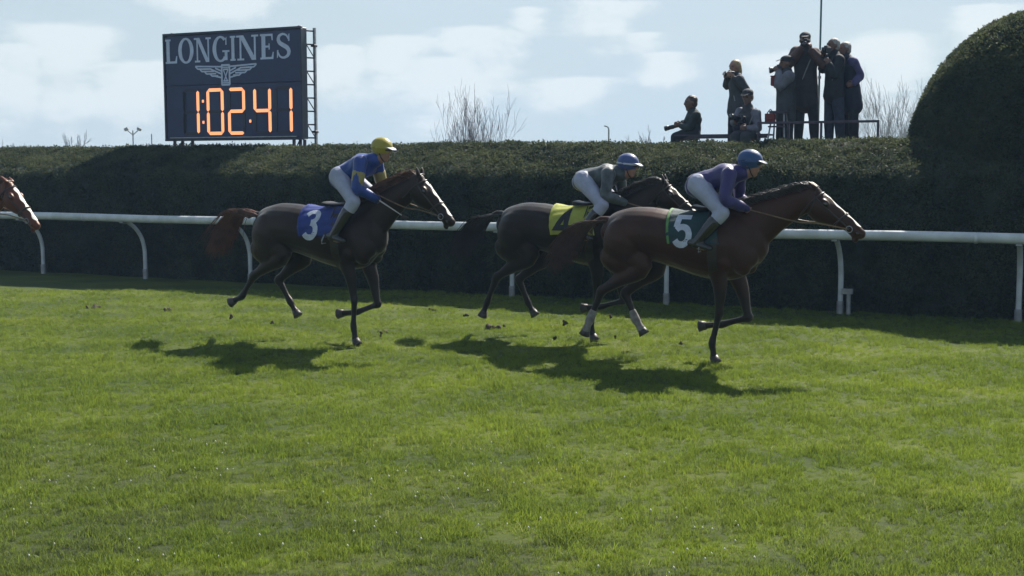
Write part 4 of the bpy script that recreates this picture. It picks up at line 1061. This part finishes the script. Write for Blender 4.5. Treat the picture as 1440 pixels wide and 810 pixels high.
    for s in (-1, 1):
        pts = [drape(HP(t, -.03, s * .4), Vector((0, -s, 0)), .005, HP(t, -.03, s * .06)) for t in (.10, .25, .4, .55, .70, .82)]
        B = Boxes(); B.tube(pts, .007, 6, 1); link('cheek_strap', B.mesh(), M['leather'], root); bit[s] = pts[-1]
        B = Boxes(); B.tube([pts[-1] + a * .03 * math.cos(x) + b * .03 * math.sin(x) + Vector((0, s * .006, 0)) for x in [k * math.pi / 6 for k in range(13)]], .0045, 6); link('bit_ring', B.mesh(), M['grey_metal'], root)
        hp = Vector((rider_hands[0] - .02, s * .075, rider_hands[1])); m_ = (bit[s] * .5 + hp * .5); m_.y = s * .135; m_.z -= .02
        B = Boxes(); B.tube(catmull([bit[s], bit[s] * .7 + hp * .3 + Vector((0, s * .04, 0)), m_, hp], 4).tolist(), .0065, 6); link('rein', B.mesh(), M['rein'], root)
    return root

TAIL_A = dict(len=.74, lift=-.05, drop=1.9, ph=0.5)
POSE_A = dict(dx=0.0, poll=(.93, 0, 1.68), nose=(1.36, 0, 1.28), ear=(-.075, 0, .065), tail=TAIL_A,
    f_stand=[(.06, .90), (.07, .50), (.0, .20), (.02, .065)], f_fold=[(.16, .88), (.30, .44), (.03, .36), (-.13, .34)],
    h_one=[(-.92, 1.15), (-.66, .92), (-.98, .62), (-.86, .36), (-.80, .27)], h_two=[(-.92, 1.15), (-.72, .93), (-1.14, .66), (-1.27, .36), (-1.31, .26)])
POSE_B = dict(dx=-.15, poll=(.76, 0, 1.79), nose=(1.13, 0, 1.33), ear=(-.02, 0, .095), tail=dict(len=.82, lift=.42, drop=2.4, ph=.4),
    f_stand=[(-.06, .90), (.02, .50), (.0, .20), (.02, .065)], f_fold=[(.04, .88), (.17, .43), (-.10, .33), (-.27, .31)],
    h_one=[(-1.07, 1.15), (-.80, .93), (-1.13, .64), (-.97, .40), (-.90, .30)], h_two=[(-1.07, 1.15), (-.88, .95), (-1.28, .70), (-1.46, .46), (-1.57, .41)])
POSE_D = dict(POSE_A, poll=(.80, 0, 1.70), nose=(1.22, 0, 1.21))
POSE_C = dict(POSE_A, poll=(.78, 0, 1.72), nose=(1.14, 0, 1.36), ear=(-.03, 0, .09))

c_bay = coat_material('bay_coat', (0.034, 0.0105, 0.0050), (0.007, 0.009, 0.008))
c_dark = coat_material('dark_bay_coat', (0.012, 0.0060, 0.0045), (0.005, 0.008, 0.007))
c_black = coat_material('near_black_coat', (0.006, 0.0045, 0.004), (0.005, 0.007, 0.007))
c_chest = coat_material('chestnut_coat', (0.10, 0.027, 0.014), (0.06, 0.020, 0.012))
plain = lambda n, c: material(n, c, 0.65, 0.12, 14, 0.15, 40, transl=0.12)
cl_green, cl_lime = plain('cloth_green', (.006, .036, .042)), plain('cloth_lime', (.10, .24, .06))
cl_blue, cl_white, cl_yellow, cl_black, cl_red = plain('cloth_blue', (.015, .035, .20)), plain('cloth_white', (.50, .54, .64)), plain('cloth_yellow', (.36, .38, .05)), plain('cloth_black', (.01, .01, .01)), plain('cloth_red', (.4, .03, .03))

def at_ground(px, py): p = ground(px, py); p.z = 0; return p
H5 = at_ground(1005, 509); H4 = at_ground(836, 478); H3 = at_ground(505, 484); H1 = at_ground(-47, 456)
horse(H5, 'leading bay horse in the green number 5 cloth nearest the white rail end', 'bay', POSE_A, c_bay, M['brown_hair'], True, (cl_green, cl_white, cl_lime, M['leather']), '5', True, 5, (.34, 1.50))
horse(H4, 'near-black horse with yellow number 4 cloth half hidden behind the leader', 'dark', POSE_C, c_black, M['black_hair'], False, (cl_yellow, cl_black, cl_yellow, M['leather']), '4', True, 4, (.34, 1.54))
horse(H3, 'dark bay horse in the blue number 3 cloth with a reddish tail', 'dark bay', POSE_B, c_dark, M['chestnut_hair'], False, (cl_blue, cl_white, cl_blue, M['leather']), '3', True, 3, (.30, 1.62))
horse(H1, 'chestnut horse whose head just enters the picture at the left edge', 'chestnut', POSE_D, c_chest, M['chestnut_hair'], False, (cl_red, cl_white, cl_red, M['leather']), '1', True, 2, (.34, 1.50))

def jockey(loc, label, dx, dz, top, cap, sleeve=None, band=None, whip=False, peak=None, raise_=0.0):
    root = empty('person', loc, COURSE_ROT); tag(root, label, 'jockey', 'jockeys crouched over their horses')
    Q = lambda x, y, z: (x + dx, y, z + dz)
    hz = 1.50 + dz * .7
    J = dict(pelvis=Q(-.16, 0, 1.73), sl=Q(.15, .16, 1.83 + raise_), sr=Q(.15, -.16, 1.83 + raise_), head=Q(.32, 0, 1.93 + raise_ * 1.5), fwd=(1, -.1, -.12), up=(-.1, 0, 1),
             el=Q(.16, .25, 1.60 + raise_ * .5), er=Q(.15, -.25, 1.59 + raise_ * .5), hl=(.34 + dx, .075, hz + .01), hr=(.32 + dx, -.075, hz), pnl=(0, -1, -.2), pnr=(0, 1, -.2),
             kl=Q(.12, .25, 1.47), kr=Q(.12, -.25, 1.47), al=(-.13 + dx, .29, 1.17), ar=(-.13 + dx, -.29, 1.17), tl=(.02 + dx, .30, 1.135), tr=(.02 + dx, -.30, 1.135))
    figure(root, J, dict(skin=M['skin'], top=top, top_name='silks', legs=M['breeches'], legs_name='breeches', tight=True, headgear='helmet', cap=cap, band=band or cap, peak=peak or M['breeches'], curl=1.5, hip=.10, k=.96))
    if sleeve:
        sh, el = Vector(J['sr']), Vector(J['er']); S = Sculpt()
        for s in ('r', 'l'):
            sh, el = Vector(J['s' + s]), Vector(J['e' + s]); S.chain([(*(sh * .55 + el * .45), .070), (*(sh * .25 + el * .75), .066)], sub=2, n=14)
        link('sleeve_band', S.raw(), sleeve, root, True)
    if whip:
        r = empty('whip', loc, COURSE_ROT); tag(r, 'light riding whip held by the yellow capped jockey', 'whip')
        p = Vector(J['hr']); a_, b_ = p + Vector((-.06, -.035, .05)), p + Vector((.36, -.10, -.16))
        link('shaft', Boxes().tube([a_, b_], [.009, .004], 6).mesh(), M['lens_white'], r); link('grip', Boxes().tube([a_, a_ * .78 + b_ * .22], .011, 8).mesh(), M['leather'], r)
        link('flap', Boxes().box(b_, (.035, .004, .014), Euler((0, .45, 0)).to_matrix()).mesh(.002), M['leather'], r)
silk = lambda n, c, v=.1: material(n, c, 0.45, v, 9, 0.25, 22, sheen=.2, transl=.12)
jockey(H5, 'jockey in dark purple silks and blue cap on the leading horse', .0, .0, silk('silk_purple', (.026, .019, .125)), silk('cap_blue', (.020, .065, .20)), peak=silk('peak_blue', (.03, .07, .19)))
jockey(H4, 'jockey in dull grey silks and blue cap with white brim on the middle horse', .06, .025, silk('silk_grey', (.060, .074, .082), .5), silk('cap_blue_white', (.05, .08, .24)), band=cl_white, raise_=-.03)
jockey(H3, 'jockey in bright blue silks and yellow cap with a whip', .0, .07, silk('silk_blue', (.012, .045, .25), .2), silk('cap_yellow', (.34, .29, .03)), sleeve=silk('silk_gold', (.30, .25, .07)), whip=True, raise_=.05)
jockey(H1, 'jockey in red silks riding the chestnut horse beyond the left edge', .0, .0, silk('silk_red', (.35, .03, .03)), silk('cap_red', (.4, .03, .03)))

# ------------------------------------------------------------------ photographers
def camera_thing(label, eye, aim, size, lens_mat, base, hood=.012):
    """eye: back of the camera body; aim: front of the lens (world)"""
    f = (aim - eye).normalized(); L = (aim - eye).length
    rz = math.atan2(f.y, f.x); root = empty('camera_kit', eye, rz); root.name = 'photo_camera'; tag(root, label, 'camera')
    loc = root.matrix_basis.inverted() if False else Matrix.Rotation(-rz, 4, 'Z'); ax = (loc @ f)
    rot = ax.to_track_quat('X', 'Z').to_matrix()
    B = Boxes().box(ax * .035, (.034, .068, .046), rot).box(ax * .035 + Vector((0, 0, .052)), (.028, .026, .016), rot).box(ax * .045 + rot @ Vector((0, .056, -.005)), (.04, .016, .042), rot); link('camera_body', B.mesh(.006), M['lens_black'], root)
    S = Sculpt(); r = size
    S.chain([(*(ax * .07), r * .8), (*(ax * (.07 + L * .3)), r * .8), (*(ax * (.07 + L * .34)), r), (*(ax * L * .82), r)], side=(0, 1, 0), n=16, sub=1, cap=False); ln = link('lens', S.raw(), lens_mat, root, True)
    S = Sculpt(); S.chain([(*(ax * L * .80), r * 1.08), (*(ax * L), r * 1.18)], n=16, sub=1, cap=False); link('lens_hood', S.raw(), M['lens_black'], ln, True)
    S = Sculpt(); S.chain([(*(ax * (L + .001)), r * .9), (*(ax * (L + .003)), r * .9)], n=16, sub=1, cap=False); link('front_glass', S.raw(), M['lens_glass'], ln, True)
GROUP = 'photographers on the platform behind the hedge'
def photographer(label, v, floor, J, face, st, strap=None):
    pts = {k: onv(p[0], p[1], v + (p[2] if len(p) > 2 else 0)) for k, p in J.items()}
    base = Vector(((pts['al'] + pts['ar']) / 2)); base.z = floor
    root = empty('person', base); tag(root, label, 'person', GROUP)
    L = {k: tuple(p - base) for k, p in pts.items()}; L['fwd'] = face[0]; L['up'] = face[1] if len(face) > 1 else (0, 0, 1)
    for s in 'lr':
        a_ = Vector(L['a' + s]); a_.z = .07; L['a' + s] = tuple(a_); f = Vector(face[0]); f.z = 0; f.normalize()
        L['t' + s] = tuple(a_ + f * .16 - Vector((0, 0, .035)))
    for s in 'lr':
        if 'hd' in st: L['hd' + s] = st['hd']
    figure(root, L, st)
    if strap:
        sh = Vector(L['sl' if strap == 'l' else 'sr']); pl = Vector(L['pelvis']); vd = -VD
        o_ = Vector(L['sr' if strap == 'l' else 'sl']) * .15 + pl * .85
        link('camera_strap', Boxes().tube([sh + Vector((0, 0, .085)), sh * .6 + o_ * .4 + vd * .15, sh * .3 + o_ * .7 + vd * .155, o_ + vd * .14], .010, 6, 3).mesh(), M['strap'], root)
    return {k: Vector(p) + base for k, p in L.items() if k in ('hl', 'hr', 'head')}
LF = (-.93, -.30, -.05); CF = (-.30, -1, -.05)
# 1 seated, long lens on knee
photographer('seated photographer in dark green jacket with a long lens on his knee', 2.5, DECK, dict(head=(971, 145), sl=(979, 163, -.16), sr=(972, 162, .16), el=(968, 180, -.2), er=(963, 178, .15), hl=(957, 176, -.06), hr=(962, 177, .06), pelvis=(974, 186), kl=(950, 193, -.12), kr=(952, 193, .12), al=(952, 228, -.12), ar=(955, 228, .12)), (LF,), dict(skin=M['skin_dark'], top=M['green_cloth'], legs=M['black_cloth'], headgear='hair', hair=M['hair_brown'], hd=(-.9, 0, .2)))
camera_thing('camera with a long dark lens resting on the seated photographer\'s knee', onv(963, 174.5, 2.5), onv(935, 181, 2.5), .034, M['lens_black'], None)
# 2 standing woman
photographer('standing blond photographer in grey jacket lifting a camera to her chin', 3.0, DECK, dict(head=(1033, 95), sl=(1040, 112, -.17), sr=(1033, 112, .15), el=(1051, 128, -.15), er=(1021, 122, .1), hl=(1030, 108, -.22), hr=(1023, 107, -.02), pelvis=(1036, 148), kl=(1038, 190, -.1), kr=(1030, 190, .1), al=(1040, 230, -.1), ar=(1031, 230, .1)), ((-.8, -.6, -.1),), dict(skin=M['skin'], top=M['grey_cloth'], legs=M['navy_cloth'], headgear='long_hair', hair=M['hair_blond'], skirt=.02, hd=(-.6, -.2, .5)), 'r')
camera_thing('small pale camera held up by the standing blond photographer', onv(1030, 105, 2.85), onv(1019, 104, 2.75), .032, M['lens_white'], None)
# 3 seated, grey cap
photographer('seated photographer with grey cap bending over a camera on the bench end', 2.5, DECK, dict(head=(1051, 137, -.05), sl=(1063, 160, -.12), sr=(1041, 158, .05), el=(1066, 181, -.2), er=(1032, 172, -.05), hl=(1050, 180, -.35), hr=(1036, 170, -.28), pelvis=(1056, 190, .05), kl=(1048, 192, -.40), kr=(1034, 192, -.32), al=(1050, 230, -.38), ar=(1036, 230, -.3)), ((-.55, -.8, -.2),), dict(skin=M['skin_dark'], top=M['taupe_cloth'], legs=M['grey_cloth'], headgear='cap', cap=M['grey_cloth'], hair=M['hair_grey'], sleeve=M['pale_cloth'], hd=(-.6, -.5, 0)), 'l')
camera_thing('camera with a short lens held by the seated photographer in the cap', onv(1044, 168, 2.2), onv(1027, 164, 2.0), .042, M['lens_black'], None)
# 4 standing with lens at the shoulder
photographer('photographer aiming a camera left beside the step ladder, shorter than his neighbours', 2.7, DECK, dict(head=(1105, 90), sl=(1109, 108, -.17), sr=(1100, 107, .14), el=(1096, 122, -.2), er=(1091, 118, .1), hl=(1095, 101, -.10), hr=(1097, 100, .06), pelvis=(1105, 148), kl=(1108, 190, -.1), kr=(1098, 190, .1), al=(1111, 232, -.1), ar=(1100, 232, .1)), ((-.97, -.22, -.02),), dict(skin=M['skin_dark'], top=M['grey_cloth'], legs=M['black_cloth'], headgear='cap', cap=M['black_cloth'], hair=M['hair_brown'], skirt=.12, bulk=.018, sleeve=M['pale_cloth'], hd=(-.6, 0, .6)))
camera_thing('camera with a black telephoto lens raised level left of the tall group', onv(1098, 96.5, 2.68), onv(1082, 99, 2.6), .040, M['lens_black'], None)
r = empty('pouch', onv(1087, 121, 2.55), COURSE_ROT); tag(r, 'red pouch held low by the photographer at the left of the group', 'bag')
link('pouch_body', Boxes().box((0, 0, .07), (.035, .03, .07)).mesh(.016), M['red_cloth'], r); link('pouch_lid', Boxes().box((0, 0, .146), (.037, .032, .01)).mesh(.004), M['red_cloth'], r)
# 5 tallest, elbows out
photographer('tallest photographer with both hands and a camera at his face, elbows wide', 3.05, STEP, dict(head=(1132, 57), sl=(1146, 76, -.03), sr=(1120, 74, .03), el=(1160, 92, -.12), er=(1111, 88, -.10), hl=(1140, 70, -.26), hr=(1127, 68, -.25), pelvis=(1133, 120), kl=(1144, 165, -.03), kr=(1124, 165, .03), al=(1146, 205, 0), ar=(1122, 205, 0)), (CF,), dict(skin=M['skin_dark'], top=M['taupe_cloth'], legs=M['black_cloth'], headgear='cap', cap=M['taupe_cloth'], hair=M['hair_brown'], skirt=.20, bulk=.024, sleeve=M['brown_cloth'], hd=(-.1, -.4, .9)), 'l')
camera_thing('camera pressed to the tallest photographer\'s eye', onv(1133, 60, 2.9), onv(1131, 62, 2.68), .036, M['lens_black'], None)
# 6 grey haired, jeans
photographer('grey haired photographer in dark jacket and blue jeans next to the mast', 2.95, STEP, dict(head=(1171, 65), sl=(1180, 84, -.12), sr=(1167, 82, .10), el=(1172, 107, -.26), er=(1156, 98, .02), hl=(1166, 90, -.32), hr=(1160, 78, -.12), pelvis=(1173, 124), kl=(1180, 165, -.08), kr=(1166, 165, .06), al=(1182, 205, -.05), ar=(1166, 205, .05)), ((-.93, -.36, 0),), dict(skin=M['skin_dark'], top=M['black_cloth'], legs=M['jeans'], headgear='hair', hair=M['hair_grey'], skirt=.03, bulk=.012, hd=(-.5, -.1, .8)), 'l')
camera_thing('compact camera in the raised hand of the grey haired photographer', onv(1164, 71, 2.8), onv(1158, 70, 2.72), .03, M['lens_black'], None)
# 7 long coat, violet sleeve
photographer('photographer at the right end of the group in long dark coat, grey hair', 3.15, STEP, dict(head=(1187, 70), sl=(1199, 88, -.10), sr=(1183, 87, .08), el=(1209, 106, -.02), er=(1178, 106, -.1), hl=(1200, 118, -.16), hr=(1182, 112, -.22), pelvis=(1195, 126), kl=(1200, 168, -.06), kr=(1190, 168, .05), al=(1202, 206, -.05), ar=(1190, 206, .05)), ((-.9, -.42, 0),), dict(skin=M['skin_dark'], top=M['navy_cloth'], legs=M['black_cloth'], headgear='hair', hair=M['hair_grey'], skirt=.18, bulk=.014, sleeve=M['violet_cloth'], hd=(-.8, -.4, -.2)))

# ------------------------------------------------------------------ kicked turf
g = np.random.default_rng(44)
clod_leaf = blade_material('clod_blade', .3)
for i, (px, py, sz, lab) in enumerate(((692, 463, .085, 'brown turf divot lying below the near-black horse'), (130, 433, .08, 'long dark divot nearest the left edge of the track'), (238, 437, .06, 'small dark divot between the left divot and the number 3 horse'), (540, 468, .05, 'little turf clod just right of the number 3 horse\'s planted hoof'), (880, 497, .05, 'little turf clod left of the leading horse\'s planted hoof'), (608, 437, .05, 'small divot in the grass under the number 3 horse\'s nose'))):
    r = empty('turf_divot', at_ground(px, py), g.uniform(0, 6)); tag(r, lab, 'divot', 'divots kicked out of the turf')
    S = Sculpt()
    for k in range(6): S.ball((g.normal(0, sz * .8), g.normal(0, sz * .5), sz * .15), (sz * g.uniform(.4, .8), sz * g.uniform(.4, .6), sz * g.uniform(.25, .4)), g.normal(size=3), g.normal(size=3), 8)
    link('soil', S.fuse(.012, 1, .008, 60), M['soil'], r, True)
    link('grass_tuft', tuft_mesh(26, sz, .04, .09, .005, .9, g), clod_leaf, r)

CLODS = ('largest clod of turf flying behind the leading horse', 'highest clod of turf flying behind the leading horse', 'lowest, rearmost clod of turf flying behind the leading horse', 'smallest clod of turf in the air beside the hind hoofs of the leader', 'lone clod of turf in the air between the leader\'s hind and front legs', 'larger clod flying behind the number 3 horse\'s rearmost hoof', 'smaller clod in the air between the number 3 horse\'s hind hoofs', 'clod in the air just ahead of the number 3 horse\'s planted hoof', 'larger clod flying behind the near-black horse', 'smaller clod flying between the near-black horse\'s hind hoofs')
for i, (du, dv_, z_, sz, h_) in enumerate(((-1.55, -.1, .30, .030, H5), (-1.15, .15, .36, .022, H5), (-1.75, .1, .12, .025, H5), (-1.0, -.1, .20, .018, H5), (-.35, .0, .16, .020, H5), (-1.7, .0, .22, .028, H3), (-1.2, .1, .16, .020, H3), (.28, 0, .14, .022, H3), (-1.65, .1, .18, .026, H4), (-1.1, 0, .10, .02, H4))):
    r = empty('turf_clod', h_ + UD * du + VD * dv_ + Vector((0, 0, z_)), g.uniform(0, 6)); who = 'the number 5 leader' if h_ is H5 else 'the number 3 horse' if h_ is H3 else 'the near-black horse'
    tag(r, CLODS[i], 'clod', 'clods of turf flying behind ' + who)
    S = Sculpt()
    for k in range(4): S.ball((g.normal(0, sz * .5), g.normal(0, sz * .4), g.normal(0, sz * .4)), (sz * g.uniform(.6, .9), sz * .6, sz * .5), g.normal(size=3), g.normal(size=3), 8)
    link('soil', S.fuse(.007, 1, .004, 80), M['soil'], r, True); link('grass_tuft', tuft_mesh(8, sz, .03, .05, .004, .9, g), clod_leaf, r)

# ------------------------------------------------------------------ haze volume added to imitate lens flare veil
hz = Boxes().box((0, 62, 4.0), (110, 100, 5.2)); hzm = bpy.data.materials.new('haze'); hzm.use_nodes = True
t = NT(hzm.node_tree); t.n.clear()
pv = t.node('ShaderNodeVolumePrincipled', ins={'Color': (0.42, 0.66, 1.0, 1), 'Density': 0.0011, 'Anisotropy': 0.0}); t.l.new(pv.outputs[0], t.node('ShaderNodeOutputMaterial').inputs['Volume'])
tag(link('haze', hz.mesh(), hzm), 'faint bluish haze added to imitate lens flare veil', kind='stuff')
